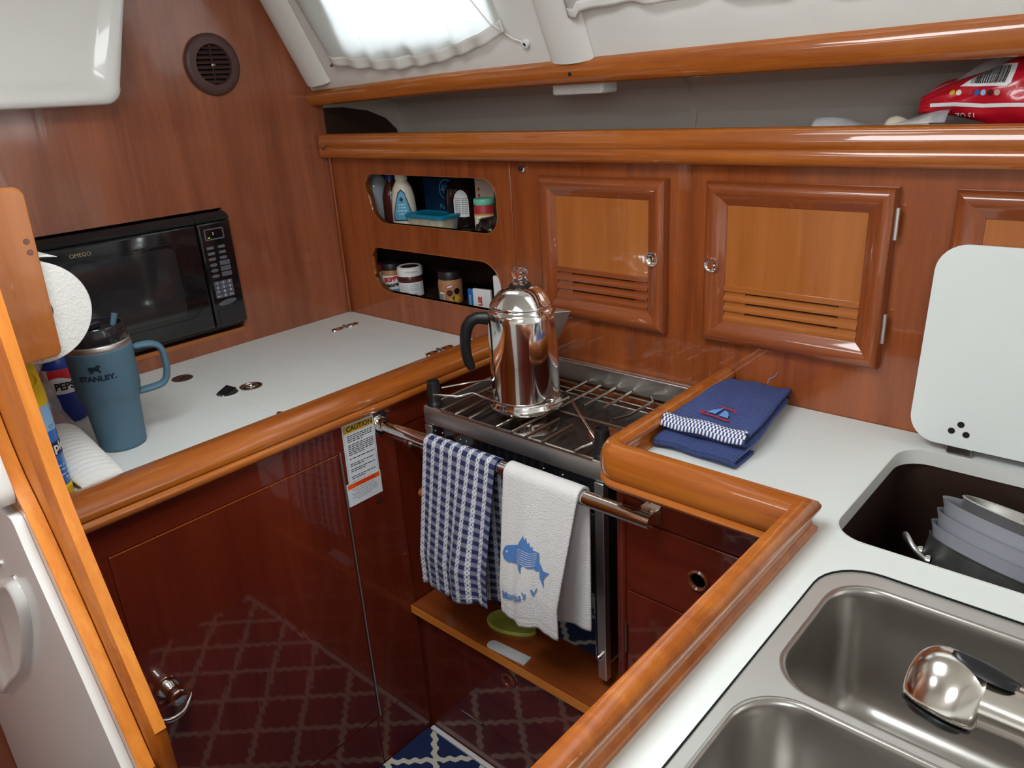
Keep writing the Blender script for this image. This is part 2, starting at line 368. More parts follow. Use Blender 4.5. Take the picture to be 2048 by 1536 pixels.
def decal(name, poly, fr, mat, parent=None, thick=0.0006, cuts=3, maxlen=.006):
    bm = bmesh.new(); vs = [bm.verts.new((p[0], p[1], 0)) for p in poly]
    es = [bm.edges.new((vs[i], vs[(i+1) % len(vs)])) for i in range(len(vs))]
    bmesh.ops.triangle_fill(bm, use_beauty=True, use_dissolve=False, edges=es)
    for _ in range(cuts):
        bmesh.ops.subdivide_edges(bm, edges=[e for e in bm.edges if e.calc_length() > maxlen], cuts=1); bmesh.ops.triangulate(bm, faces=bm.faces[:])
    for v in bm.verts: v.co = fr(v.co.x, v.co.y, thick)
    bmesh.ops.recalc_face_normals(bm, faces=bm.faces)
    me = bpy.data.meshes.new(name); bm.to_mesh(me); bm.free()
    return finish(me, name, mat, parent, smooth=False)
def lines(name, rows, fr, mat, parent=None, h=.001, thick=.0006):
    """rows: list of (x0,x1,y) thin bars standing for illegible small print"""
    bm = bmesh.new()
    for x0, x1, y in rows:
        x = x0
        while x < x1-1e-4:
            wd = min(random.uniform(2.2, 6)*h, x1-x); q = [bm.verts.new(fr(*p, thick)) for p in ((x, y-h/2), (x+wd, y-h/2), (x+wd, y+h/2), (x, y+h/2))]
            bm.faces.new(q); x += wd+h*.9
    me = bpy.data.meshes.new(name); bm.to_mesh(me); bm.free(); return finish(me, name, mat, parent, smooth=False)
def F_cyl(cx, cy, z0, r, ang, rz=None):
    """wrap around a vertical cylinder: a = arc length, b = height, ang = facing direction (radians)"""
    def f(a, b, c):
        R = (r(z0+b) if callable(r) else r)+c
        t = ang + a/R; return Vector((cx+R*cos(t), cy+R*sin(t), z0+b))
    return f
def patch(name, a0, a1, b0, b1, fr, mat, parent, nu=14, nv=4, thick=.0004):
    mb = MB(); mb.grid(lambda u, v: fr(a0+(a1-a0)*u, b0+(b1-b0)*v, thick), nu, nv); return mb.build(name, mat, parent)

def thing(name, label, cat, loc=(0, 0, 0), group=None):
    o = bpy.data.objects.new(name, None); COL.objects.link(o); o.location = loc; o['label'] = label; o['category'] = cat; o.empty_display_size = .05
    if group: o['group'] = group
    return o
def tag(o, label, cat, group=None, kind=None):
    o['label'] = label; o['category'] = cat
    if group: o['group'] = group
    if kind: o['kind'] = kind
    return o
def struct(o, label=None, cat=None):
    o['kind'] = 'structure'
    if label: o['label'] = label
    if cat: o['category'] = cat
    return o
CT = .92; CR = .93      # counter heights: left, right

# ================================================================ setting
struct(MB().box(-.05, 3.2, -2.9, .4, -.03, 0).build('floor', W_RED['x'], smooth=False), 'dark glossy wooden cabin sole under the rug', 'floor')
# left bulkhead with the microwave cut-out
struct(plate('wall_left', [[(-2.9, 0), (.42, 0), (.42, 1.95), (-2.9, 1.95)], rrect(-.775, -.330, .962, 1.262, .004)], lambda a, b, c: Vector((-c, a, b)), .03, W_WALL['z'], smooth=False), 'reddish brown veneer bulkhead with the microwave cut out', 'wall')
# back panel (locker fronts) with two niches
n1 = rrect(.139, .600, 1.184, 1.306, (.045, .030, .055, .040)); n2 = rrect(.131, .598, 1.000, 1.117, (.060, .030, .060, .03))
n1 = [(x+(.012 if z < 1.24 and x < .3 else 0), z) for x, z in n1]
struct(plate('wall_back', [[(0, 0), (2.9, 0), (2.9, 1.36), (0, 1.36)], n1, n2], lambda a, b, c: Vector((a, c, b)), .014, W_MAH['z'], smooth=False), 'mahogany locker fronts with two oval niches', 'wall')
for i, (lp, nm) in enumerate(((n1, 'upper'), (n2, 'lower'))):
    cx = sum(p[0] for p in lp)/len(lp); cz = sum(p[1] for p in lp)/len(lp)
    mb = MB(); big = [(p[0]+(.0012 if p[0] > cx else -.0012), p[1]+(.0012 if p[1] > cz else -.0012)) for p in lp]
    mb.rings([[Vector((x, -.0015, z)) for x, z in big], [Vector((x, .0145, z)) for x, z in big]], cap0=False, cap1=False)
    mb.rings([[Vector((x, .0145, z)) for x, z in lp], [Vector((x, -.0015, z)) for x, z in lp]], cap0=False, cap1=False)
    mb.rings([[Vector((x, -.0015, z)) for x, z in lp], [Vector((x, -.0015, z)) for x, z in big]], cap0=False, cap1=False)
    struct(mb.build('trim_%d' % (i+1), W_PAN['x']), 'pale wood edge lining the %s niche' % nm, 'trim')
# closed recess behind the microwave and outer shell so no daylight leaks in
mb = MB(); mb.box(-.36, -.35, -.80, -.30, .93, 1.29); mb.box(-.35, -.031, -.80, -.785, .93, 1.29); mb.box(-.35, -.031, -.315, -.30, .93, 1.29); mb.box(-.35, -.031, -.785, -.315, .93, .945); mb.box(-.35, -.031, -.785, -.315, 1.275, 1.29)
struct(mb.build('trim_11', MAT['dark'], smooth=False), 'dark recess behind the microwave', 'trim')
# locker interior behind the niches
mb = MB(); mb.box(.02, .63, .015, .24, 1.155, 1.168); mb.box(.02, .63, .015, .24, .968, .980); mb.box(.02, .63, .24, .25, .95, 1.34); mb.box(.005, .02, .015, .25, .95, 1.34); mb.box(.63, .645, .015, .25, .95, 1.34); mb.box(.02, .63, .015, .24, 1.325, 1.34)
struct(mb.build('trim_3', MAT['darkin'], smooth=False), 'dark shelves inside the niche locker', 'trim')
# vertical joint moulding between niche panel and door panel, and corner bead
struct(MB().box(.640, .647, -.0025, 0, CT, 1.345).build('trim_4', W_MAH['z'], bevel=.001), 'thin vertical joint strip beside the niches', 'trim')
struct(MB().tube([(.006, -.006, CT+.001), (.003, -.003, 1.345)], .004, 10).build('trim_5', W_MAH['z']), 'corner bead where bulkhead meets lockers', 'trim')
# upper shelf floor, hull liner, deck underside
struct(MB().box(0, 2.9, 0, .30, 1.360, 1.372).build('trim_6', W_MAH['x'], smooth=False), 'long shelf board behind the upper rail', 'trim')
mb = MB(); prof = [(.250, 1.372), (.262, 1.42), (.245, 1.47), (.18, 1.515), (.06, 1.545), (-.03, 1.548)]
mb.rings([[Vector((x, y, z)) for y, z in prof]+[Vector((x, y+.02, z+.02)) for y, z in prof[::-1]] for x in (.0, .93, .934, .942, .946, 2.9)])
for v in mb.b.verts:
    if .932 < v.co.x < .944: v.co.z += .006; v.co.y += .006
struct(mb.build('wall_hull', MAT['hull'], auto=30), 'grey beige hull liner behind the open shelf', 'wall')
# dark rounded sheet laid over the bulkhead at the left end of the shelf
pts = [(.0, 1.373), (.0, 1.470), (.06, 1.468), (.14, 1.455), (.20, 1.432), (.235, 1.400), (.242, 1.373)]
struct(MB().prism([Vector((.001, y, z)) for y, z in pts], (.007, 0, 0)).build('trim_7', MAT['darkin'], smooth=False), 'dark rounded sheet over the bulkhead in the open shelf', 'trim')
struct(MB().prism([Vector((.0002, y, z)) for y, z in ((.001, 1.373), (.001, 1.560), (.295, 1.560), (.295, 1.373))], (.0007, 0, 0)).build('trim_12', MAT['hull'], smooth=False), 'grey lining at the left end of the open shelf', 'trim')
# sloping cabin side with window openings
def F_side(a, b, c):   # a = x, b = distance up the slope, c = inboard
    d = Vector((0, -.468, .884)); n = Vector((0, -.884, -.468)); return Vector((a, -.040, 1.540))+d*b+n*c
cs = plate('wall_cabin', [[(0, -.048), (2.9, -.048), (2.9, .47), (0, .47)], rrect(.235, .70, .062, .34, .03), rrect(1.02, 1.75, .085, .34, .03)], lambda a, b, c: F_side(a, b, -c), .03, MAT['liner'], smooth=False)
struct(cs, 'white padded cabin side with two windows', 'wall')
for i, (x0, x1, b0) in enumerate(((.235, .70, .062), (1.02, 1.75, .085))):
    f = plate('window_%d' % (i+1), [rrect(x0-.012, x1+.012, b0-.012, .352, .035), rrect(x0, x1, b0, .34, .03)], lambda a, b, c: F_side(a, b, -.03-c), .01, MAT['white'], smooth=False)
    struct(f, 'fixed cabin window %s behind its curtain' % ('over the niches' if i == 0 else 'over the locker doors'), 'window')
    plate('pane', [rrect(x0, x1, b0, .34, .03)], lambda a, b, c: F_side(a, b, -.032-c), .003, MAT['glass'], parent=f, smooth=False)
# padded rib between windows and at the forward corner
def rib(xa, xb, h, nm, lab):
    mb = MB(); mb.grid(lambda u, v: F_side(xa+(xb-xa)*u+.012*v, -.010+.475*v, .001+h*max(0, sin(pi*u))**.6), 16, 8); o = mb.build(nm, MAT['liner'], auto=60); struct(o, lab, 'trim')
rib(.80, .90, .014, 'trim_8', 'padded rib of white liner between the windows')
rib(.0, .10, .020, 'trim_9', 'padded white liner roll in the forward corner')
struct(MB().box(-.05, 3.2, -2.9, -.20, 1.95, 1.98).build('ceiling', MAT['liner'], smooth=False), 'white cabin headliner', 'ceiling')
struct(MB().box(3.17, 3.2, -2.9, .4, 0, 1.95).build('wall_right', MAT['liner'], smooth=False), 'pale bulkhead at the far end of the cabin', 'wall')
struct(MB().box(-.05, 3.2, -2.93, -2.9, 0, 1.95).build('wall_front', MAT['liner'], smooth=False), 'pale cabin side behind the viewer', 'wall')
for i, (x, y, a, b) in enumerate(((1.20, -1.05, .25, .25), (.75, -1.95, .225, .225), (2.45, -2.45, .36, .36))):  # last frame surrounds the added fill light
    o = plate('window_%d' % (i+3), [rrect(x-a-.04, x+a+.04, y-b-.04, y+b+.04, .06), rrect(x-a, x+a, y-b, y+b, .04)], F_top(1.925), .025, MAT['white'], smooth=False)
    struct(o, 'overhead deck hatch frame', 'window')

# ================================================================ wooden rails of the back side
def sweep_x(prof, x0, x1, nm, mat, fn=None, n=2):
    mb = MB(); xs = [x0+(x1-x0)*i/n for i in range(n+1)]
    mb.rings([[Vector((x, y, z))+(fn(x) if fn else Vector()) for y, z in prof] for x in xs]); return mb.build(nm, mat, auto=50)
# fascia rail, two beads
def arc(cy, cz, ry, rz, a0, a1, n=6): return [(cy+ry*cos(radians(a0+(a1-a0)*i/n)), cz+rz*sin(radians(a0+(a1-a0)*i/n))) for i in range(n+1)]
pr = [(0, 1.406)] + arc(-.024, 1.398, .010, .009, 90, 170) + [(-.0335, 1.392), (-.036, 1.388), (-.036, 1.376), (-.0335, 1.373), (-.036, 1.370)] + arc(-.026, 1.360, .011, .013, 180, 270, 6) + [(0, 1.346)]
r = thing('shelf_rail', 'long varnished two bead rail across the top of the locker doors', 'rail', (1.45, -.02, 1.346))
o = sweep_x(pr, .010, 2.9, 'moulding', W_ORG['x']); o.parent = r; o.location -= r.location
mb = MB().tube([(.030, -.037, 1.372), (.038, -.046, 1.374), (.048, -.050, 1.376), (.052, -.044, 1.382)], .0022, 8); mb.lathe([(.004, 0), (.004, .003)], mat=Matrix.Translation((.030, -.036, 1.372)) @ Matrix.Rotation(pi/2, 4, 'X'), n=16)
mb.build('hook', MAT['dulchrome'], r)
def vfn(x): return Vector((0, 0, 0))
def vz(x): t = x/1.6; return 1.514+.010*min(t*3, 1)+.022*t
mb = MB(); rings = []
for i in range(25):
    x = 2.9*i/24; top = vz(x); bot = 1.476+.013*min(x/.5, 1)
    h = top-bot; rings.append([Vector((x, y, bot+h*q)) for y, q in ((.004, 1.0), (-.026, 1.0), (-.037, .93), (-.044, .75), (-.046, .5), (-.044, .25), (-.038, .06), (-.030, 0), (.004, 0))])
mb.rings(rings)
r = thing('valance_rail', 'upper varnished curved rail below the curtains, above the open shelf', 'rail', (1.45, -.06, 1.476))
o = mb.build('board', W_ORG['x'], r, auto=60)
MB().lathe([(.003, 0), (.0035, .002), (.002, .003)], mat=Matrix.Translation((.850, -.0455, 1.507)) @ Matrix.Rotation(pi/2, 4, 'X'), n=12).build('screw', MAT['dark'], r)
tag(MB().box(.762, .885, .008, .06, 1.470, 1.494).build('shelf_light', MAT['white'], bevel=.006, bseg=3), 'small white plastic lamp tucked under the upper rail', 'lamp')

# ================================================================ locker doors
def beveled_frame(x0, x1, z0, z1, wd, y, nm, par):
    """four mitred rails with a sloped inner face"""
    def P(x, z, d): return Vector((x, y-d, z))
    prof = [(0, 0), (0, .014), (.004, .020), (.012, .0225), (.020, .0215), (wd-.010, .014), (wd-.002, .012), (wd, .009), (wd, 0)]   # inset, height
    segs = (('x', lambda t: (x0+t, x1-t, z1-t)), ('x', lambda t: (x0+t, x1-t, z0+t)), ('z', lambda t: (z0+t, z1-t, x0+t)), ('z', lambda t: (z0+t, z1-t, x1-t)))
    for ax, f in segs:
        mb = MB(); ra, rb = [], []
        for t, h in prof:
            a, b, c = f(t)
            if ax == 'x': ra.append(P(a, c, h)); rb.append(P(b, c, h))
            else: ra.append(P(c, a, h)); rb.append(P(c, b, h))
        mb.rings([ra, rb]); mb.build('frame_rail', W_MAH[ax], par, auto=50)
def locker(x0, x1, z0, z1, label, knob, hinge=None):
    t = thing('wall_cabinet', label, 'cabinet', ((x0+x1)/2, -.001, z0)); wd = .040
    a, b, c, d = x0+wd-.001, x1-wd+.001, z0+wd-.001, z1-wd+.001; zl = c+.068
    R_ = t; t = MB().box(a, b, -.010, -.002, zl, d).build('door', W_PAN['z'], t, smooth=False)
    beveled_frame(x0, x1, z0, z1, wd, -.001, 'f', t)
    MB().box(a, b, -.004, -.002, c, zl).build('louvre_back', MAT['dark'], t, smooth=False)
    MB().box(a, b, -.0125, -.004, zl-.011, zl).build('cross_rail', W_PAN['x'] if x0 > 1 else W_MAH['x'], t, bevel=.001)
    lw = W_PAN['x'] if x0 > 1 else W_MAH['x']
    for k in range(3):
        zb = c+.002+.0185*k
        MB().rings([[Vector((x, y, z)) for y, z in ((-.0045, zb+.0145), (-.0135, zb+.0055), (-.0135, zb+.001), (-.0045, zb-.001))] for x in (a+.0005, b-.0005)]).build('slat', lw, t, smooth=False)
        for (p, q) in ((a, a+(b-a)*.17), (b-(b-a)*.14, b)):
            MB().box(p+.0005, q, -.0085, -.0045, zb+.010, zb+.019).build('slat_end', lw, t, smooth=False)
    MB().box(a, b, -.0125, -.004, c, c+.0035).build('cross_rail', lw, t, smooth=False)
    kx, kz = knob
    k = MB().lathe([(.0120, -.004), (.0135, .0015), (.0130, .0030), (.0120, .0030), (.0105, .0015), (.007, -.0005), (.001, -.0012)], n=32, mat=Matrix.Translation((kx, -.0225, kz)) @ Matrix.Rotation(pi/2, 4, 'X')).build('push_knob', MAT['chrome'], t)
    if hinge:
        for hz in hinge:
            MB().tube([(x1+.003, -.016, hz-.024), (x1+.003, -.016, hz+.024)], .0035, 12).build('hinge', MAT['steel'], R_)
    return R_
locker(.735, 1.038, 1.026, 1.319, 'wall cabinet above the stove, louvred door with its chrome push knob on the right', (1.014, 1.172))
locker(1.119, 1.433, 1.030, 1.318, 'wall cabinet above the blue towel, louvred door hinged on its right side', (1.137, 1.173), (1.265, 1.100))
locker(1.512, 1.826, 1.030, 1.318, 'wall cabinet at the right edge, its door half hidden by the raised white lid', (1.53, 1.173))
t = thing('power_socket', 'small round black socket with chrome nut near the first locker door', 'socket', (.683, 0, 1.322))
MB().lathe([(.0085, 0), (.0085, .004), (.006, .006)], n=6, mat=Matrix.Translation((.683, -.0005, 1.330)) @ Matrix.Rotation(pi/2, 4, 'X')).build('nut', MAT['chrome'], t, smooth=False)
MB().lathe([(.0055, 0), (.0055, .009), (.004, .010)], n=20, mat=Matrix.Translation((.683, -.0015, 1.330)) @ Matrix.Rotation(pi/2, 4, 'X')).build('plug', MAT['black'], t)

# ================================================================ left counter and cabinet
t = thing('worktop', 'white laminate worktop along the bulkhead with an icebox lid cut into it', 'worktop', (.27, -.5, .90))
plate('surface', [[(.001, -1.028), (.535, -1.028), (.535, -.002), (.001, -.002)], [(.086, -.1130), (.519, -.1130), (.519, -.1115), (.086, -.1115)], [(.125, -.5595), (.519, -.5595), (.519, -.5580), (.125, -.5580)]], F_top(.90), .02, MAT['counter'], t, smooth=False)
MB().box(.08, .52, -.60, -.10, .893, .899).build('gap_backing', MAT['dark'], t, smooth=False)
fprof = [(.521, .905), (.521, .927), (.526, .934), (.536, .938), (.553, .939), (.570, .937), (.584, .931), (.592, .923), (.595, .915), (.594, .909), (.590, .907), (.594, .905), (.598, .901), (.598, .893), (.593, .888), (.584, .887), (.5785, .887), (.5785, .899), (.540, .899)]
mb = MB(); mb.rings([[Vector((x, y, z)) for x, z in fprof] for y in (-1.028, -.002)])
tag(mb.build('counter_fiddle', W_ORG['y'], auto=50), 'straight varnished wooden edge rail in front of the left worktop', 'rail')
def round_hw(nm, x, y, z, r, mat, label, cat):
    t = thing(nm, label, cat, (x, y, z)); MB().lathe([(r, 0), (r, .0012), (r*.92, .0022), (r*.30, .0022)], (x, y, z), 40).build('plate', mat, t); return t
t = round_hw('turn_catch', .121, -.566, CT, .023, MAT['brownplast'], 'brown turn catch nearest the microwave on the worktop seam', 'catch')
MB().box(-.004, .004, -.022, .006, 0, .004, Matrix.Translation((.121, -.566, CT+.002)) @ Matrix.Rotation(.5, 4, 'Z')).build('tongue', MAT['brownplast'], t, bevel=.001)
MB().lathe([(.0022, 0), (.0022, .001)], (.130, -.555, CT+.0022), 12).build('screw', MAT['dulchrome'], t)
t = round_hw('turn_catch', .507, -.552, CT, .012, MAT['dulchrome'], 'chrome catch on the worktop seam half under the edge rail', 'catch')
MB().box(-.011, .011, -.004, .004, 0, .003, Matrix.Translation((.507, -.552, CT+.002)) @ Matrix.Rotation(.4, 4, 'Z')).build('tongue', MAT['brownplast'], t, bevel=.001)
t = thing('slam_latch', 'chrome latch with black thumb piece on the worktop seam', 'latch', (.302, -.555, CT))
MB().lathe([(.0225, 0), (.0225, .002), (.020, .003), (.004, .003)], (.302, -.555, CT), 40).build('plate', MAT['chrome'], t)
MB().prism([(.284, -.545, CT+.003), (.284, -.545, CT+.013), (.292, -.572, CT+.006), (.292, -.572, CT+.003)], (.034, .004, 0)).build('thumb_piece', MAT['black'], t, bevel=.001)
MB().lathe([(.003, 0), (.003, .0012)], (.312, -.570, CT+.003), 12).build('screw', MAT['dulchrome'], t)
t = thing('ring_pull', 'round chrome flush ring pull beside the latch on the icebox lid', 'handle', (.308, -.503, CT))
MB().lathe([(.024, 0), (.024, .0018), (.021, .0026), (.018, .0010), (.010, .0008), (.001, .0008)], (.308, -.503, CT), 44).build('plate', MAT['dulchrome'], t)
MB().tube([(.308+.0135*cos(a), -.503+.0135*sin(a), CT+.0028) for a in [2*pi*i/28 for i in range(28)]], .0016, 8, closed=True).build('ring', MAT['chrome'], t)
for (x, y, lab) in ((.122, -.112, 'chrome strap hinge of the icebox lid nearest the bulkhead corner'), (.490, -.112, 'chrome strap hinge of the icebox lid beside the coffee pot')):
    t = thing('lid_hinge', lab, 'hinge', (x, y, CT))
    for s in (-1, 1):
        mb = MB(); mb.rings([[Vector((x+a, y+s*(b+.007), CT+.0003)) for a, b in rrect(-.0095, .0095, 0, .036, .0092)], [Vector((x+a*.93, y+s*(b*.98+.007), CT+.0030)) for a, b in rrect(-.0095, .0095, 0, .036, .0092)]])
        lf = mb.build('leaf', MAT['chrome'], t, smooth=False)
        for q in (.014, .034): MB().lathe([(.0034, 0), (.0034, .0006)], (x, y+s*q, CT+.0031), 14).build('screw', MAT['dark'], lf)
    MB().tube([(x-.009, y, CT+.003), (x+.009, y, CT+.003)], .0032, 12).build('knuckle', MAT['dulchrome'], t)
# left base cabinet
t = thing('base_cabinet', 'dark glossy mahogany cabinet under the left worktop, facing the stove', 'cabinet', (.3, -.5, 0))
MB().box(.001, .575, -1.028, -.002, 0, .892).build('body', W_RED['z'], t, smooth=False)
MB().box(.575, .5775, -.481, -.342, .150, .828).build('side_panel', W_RED['z'], t, bevel=.0008)
MB().box(.575, .5775, -1.028, -.002, .828, .8865).build('top_rail', W_RED['y'], t, smooth=False)
MB().box(.575, .5775, -1.028, -.939, .001, .826).build('stile', W_RED['z'], t, smooth=False)
MB().box(.575, .5775, -.490, -.342, .001, .148).build('plinth_panel', W_RED['z'], t, bevel=.0008)
MB().box(.575, .5775, -.937, -.492, .001, .148).build('plinth_panel', W_RED['y'], t, bevel=.0008)
d = MB().box(.575, .5782, -.937, -.4865, .151, .826).build('door', W_RED['z'], t, bevel=.0012)
mb = MB().tube([(.5795, -.4835, .152), (.5795, -.4835, .828)], .0022, 10); mb.build('piano_hinge', MAT['steel'], t)
MB().box(.5783, .5790, -.934, -.4885, .8245, .8262).build('edge_strip', W_ORG['y'], t, smooth=False)
L = MB(); ctr = Vector((.579, -.905, .545))
L.lathe([(.020, 0), (.020, .004), (.017, .006), (.013, .006)], mat=Matrix.Translation(ctr) @ Matrix.Rotation(pi/2, 4, 'Y'), n=32).build('latch_plate', MAT['chrome'], t)
MB().lathe([(.013, .004), (.0125, .026), (.015, .030), (.015, .046), (.012, .049), (.002, .050)], mat=Matrix.Translation(ctr) @ Matrix.Rotation(pi/2, 4, 'Y'), n=32).build('latch_knob', MAT['chrome'], t)
mb = MB(); pts = [Vector((.584+.020*sin(pi*i/16), -.905+.052*cos(pi*(1.12+.62*i/16)), .545+.052*sin(pi*(1.12+.62*i/16)))) for i in range(17)]
mb.tube(pts, .0048, 10, taper=[.25+.9*sin(pi*i/16) for i in range(17)]).build('latch_lever', MAT['chrome'], t)

# stickers on the cabinet side
t = thing('caution_sticker', 'tall white sticker with a yellow CAUTION band on the cabinet side', 'sticker', (.578, -.425, .745))
FS = lambda a, b, c: Vector((.5778+c, a, b))
rot = radians(-1)
def FS1(a, b, c): return Vector((.5776+c, -.4315+a*cos(rot)-b*sin(rot), .8135+a*sin(rot)+b*cos(rot)))
plate('sheet', [rrect(-.040, .040, -.066, .066, .001, 2)], FS1, .0005, MAT['sticker'], t, smooth=False)
plate('band', [rrect(-.0375, .0375, .047, .063, .0005, 2)], lambda a, b, c: FS1(a, b, c+.0005), .0002, MAT['mustard'], t, smooth=False)
text('lettering', 'CAUTION', .0145, lambda a, b, c: FS1(a+.003, b+.0548, .0008), MAT['blackp'], t, bold=.0004)
rows = []
for blk, n, full in ((.040, 4, .034), (.020, 6, .034), (-.010, 1, .034), (-.022, 2, .030), (-.034, 2, .032), (-.050, 2, .030)):
    for i in range(n): rows.append((-.030, full if i < n-1 or n == 1 else full-.026, blk-.0042*i))
lines('small_print', rows, lambda a, b, c: FS1(a, b, .0007), MAT['blackp'], t, h=.0019)
lines('small_print', [(-.030, .033, -.0615)], lambda a, b, c: FS1(a, b, .0007), MAT['blackp'], t, h=.0022)
plate('border', [rrect(-.0375, .0375, -.064, .063, .0005, 2), rrect(-.0369, .0369, -.0634, .0624, .0005, 2)], lambda a, b, c: FS1(a, b, c+.0005), .0002, MAT['greyprint'], t, smooth=False)
t = thing('warning_sticker', 'small white sticker with an orange WARNING band just below the caution sticker', 'sticker', (.578, -.43, .708))
def FS2(a, b, c): return Vector((.5782+c, -.4355+a, .7265+b))
plate('sheet', [rrect(-.044, .044, -.026, .026, .001, 2)], FS2, .0005, MAT['sticker'], t, smooth=False)
plate('band', [rrect(-.041, .041, .013, .0235, .0005, 2)], lambda a, b, c: FS2(a, b, c+.0005), .0002, MAT['orange'], t, smooth=False)
text('lettering', 'WARNING', .0105, lambda a, b, c: FS2(a+.004, b+.018, .0008), MAT['red'], t, bold=.0002)
lines('small_print', [(-.032, .026, .009), (-.024, .030, .0045), (-.034, .034, 0), (-.030, .034, -.0045), (-.034, .034, -.009), (-.022, .014, -.0135)], lambda a, b, c: FS2(a, b, .0007), MAT['greyprint'], t, h=.0015)
t = decal('triangle_mark', [(0, .010), (-.010, -.008), (.010, -.008)], lambda a, b, c: Vector((.5778+c, -.447+a+.045, .685+b)), MAT['blackp']); t2 = t
tag(t, 'tiny dark triangle mark stamped below the warning sticker', 'mark')
decal('inner', [(0, .0055), (-.006, -.0055), (.006, -.0055)], lambda a, b, c: Vector((.5781+c, -.402+a, .685+b)), W_RED['z'], t)

# ================================================================ microwave
t = thing('microwave_oven', 'black built-in microwave in the bulkhead cut-out', 'microwave', (0, -.55, .975))
MB().box(-.30, .012, -.770, -.334, .975, 1.250).build('case', MAT['black'], t, smooth=False)
MB().box(.010, .030, -.768, -.4185, .986, 1.236).build('door', MAT['blackgloss'], t, bevel=.006, bseg=3)
MB().box(.010, .030, -.4165, -.333, .984, 1.236).build('control_panel', MAT['blackgloss'], t, bevel=.005, bseg=3)
mb = MB(); mb.rings([[Vector((x, y, z)) for x, z in ((.004, 1.236), (.026, 1.2365), (.030, 1.242), (.022, 1.250), (.004, 1.256))] for y in (-.768, -.4185)]); mb.build('door_lip', MAT['black'], t)
mb = MB(); mb.rings([[Vector((x, y, z)) for x, z in ((.004, 1.236), (.026, 1.2365), (.030, 1.242), (.022, 1.250), (.004, 1.256))] for y in (-.4165, -.333)]); mb.build('panel_lip', MAT['black'], t)
w1 = rrect(-.735, -.445, 1.022, 1.205, .03); w0 = rrect(-.712, -.480, 1.036, 1.196, .018)
plate('window', [w0], F_left(.0301), .0006, MAT['mwglass'], t, smooth=False)
plate('window_trim', [w1, [(y*.994-.0036, 1.1135+(z-1.1135)*.978) for y, z in w1]], F_left(.0301), .001, MAT['black'], t, smooth=False)
text('brand_badge', 'OMEGO', .012, lambda a, b, c: Vector((.0306+c, -.680+a, 1.2155+b)), MAT['gold'], t)
def FM(a, b, c): return Vector((.0302+c, a, b))
plate('display_bezel', [rrect(-.403, -.354, 1.195, 1.222, .004), rrect(-.400, -.357, 1.198, 1.219, .003)], FM, .0012, MAT['mwbtn'], t, smooth=False)
plate('display', [rrect(-.400, -.357, 1.198, 1.219, .003)], FM, .0004, MAT['blackgloss'], t, smooth=False)
for dz in (0, .004): MB().lathe([(.0008, 0), (.0008, .0004)], mat=Matrix.Translation((.0307, -.381, 1.2072+dz)) @ Matrix.Rotation(pi/2, 4, 'Y'), n=8).build('led', MAT['ledw'], t)
MB().box(.0306, .0310, -.3955, -.3905, 1.2005, 1.2015).build('led', MAT['ledg'], t, smooth=False)
for i in range(3):
    for yy in (-.3945, -.366):
        b = plate('button', [rrect(yy-.0095, yy+.0085, 1.1735-.0132*i, 1.1805-.0132*i, .001, 2)], FM, .001, MAT['mwbtn'], t, smooth=False)
        lines('print', [(yy-.005, yy+.004, 1.177-.0132*i)], lambda a, b_, c: FM(a, b_, .0013), MAT['greyline'], b, h=.0012)
for i in range(3):
    plate('button', [[(-.3945+.010*cos(2*pi*k/24), 1.1365-.0135*i+.0042*sin(2*pi*k/24)) for k in range(24)]], FM, .001, MAT['mwbtn'], t, smooth=False)
    plate('button', [rrect(-.3785, -.3525, 1.1325-.0135*i, 1.1435-.0135*i, .001, 2)], FM, .001, MAT['mwbtn'], t, smooth=False)
for r_ in range(4):
    for c_ in range(3):
        y0 = -.4035+.0162*c_; z0 = 1.0865-.0105*r_
        b = plate('key', [rrect(y0, y0+.0152, z0, z0+.0095, .0006, 2)], FM, .001, MAT['mwbtn'], t, smooth=False)
        s = ['1', '2', '3', '4', '5', '6', '7', '8', '9', '', '0', ''][r_*3+c_]
        if s: text('digit', s, .009, lambda a, b_, c: FM(y0+.0076+a, z0+.0048+b_, .0013), MAT['whitep'], b)
        else: lines('print', [(y0+.003, y0+.012, z0+.005)], lambda a, b_, c: FM(a, b_, .0013), MAT['whitep'], b, h=.0012)
plate('start_button', [[(-.378+.0245*cos(2*pi*k/32), 1.0425+.0065*sin(2*pi*k/32)+.10*.0245*cos(2*pi*k/32)) for k in range(32)]], FM, .0012, MAT['mwbtn'], t, smooth=False)
plate('open_button', [rrect(-.406, -.348, .992, 1.026, .003)], FM, .0012, MAT['blackgloss'], t, smooth=False)
struct(MB().box(-.028, .0008, -.775, -.330, .952, .9625).build('trim_10', W_PAN['y'], smooth=False), 'pale wood edge under the microwave', 'trim')

# round vent
t = thing('air_vent', 'round brown louvred vent high on the bulkhead', 'vent', (0, -.288, 1.51))
VM = Matrix.Translation((0, -.288, 1.580)) @ Matrix.Rotation(pi/2, 4, 'Y')
MB().lathe([(.067, .001), (.067, .006), (.063, .0115), (.056, .0135), (.044, .013), (.0425, .010), (.0425, .001)], mat=VM, n=56, cap0=False, cap1=False).build('bezel', MAT['brownplast'], t)
MB().lathe([(.0425, .0012), (.001, .0012)], mat=VM, n=40).build('throat', MAT['dark'], t)
for i in range(8):
    zz = 1.580+.0105*(i-3.5); hw = math.sqrt(max(.0428**2-(zz-1.58)**2, 0))
    MB().box(-.006, .006, -.288-hw, -.288+hw, -.0007, .0007, Matrix.Translation((.007, 0, zz)) @ Matrix.Rotation(.5, 4, 'Y')).build('louvre', MAT['brownplast'], t, smooth=False)
MB().box(.002, .0045, -.2895, -.2865, 1.539, 1.621).build('spine', MAT['brownplast'], t, smooth=False)
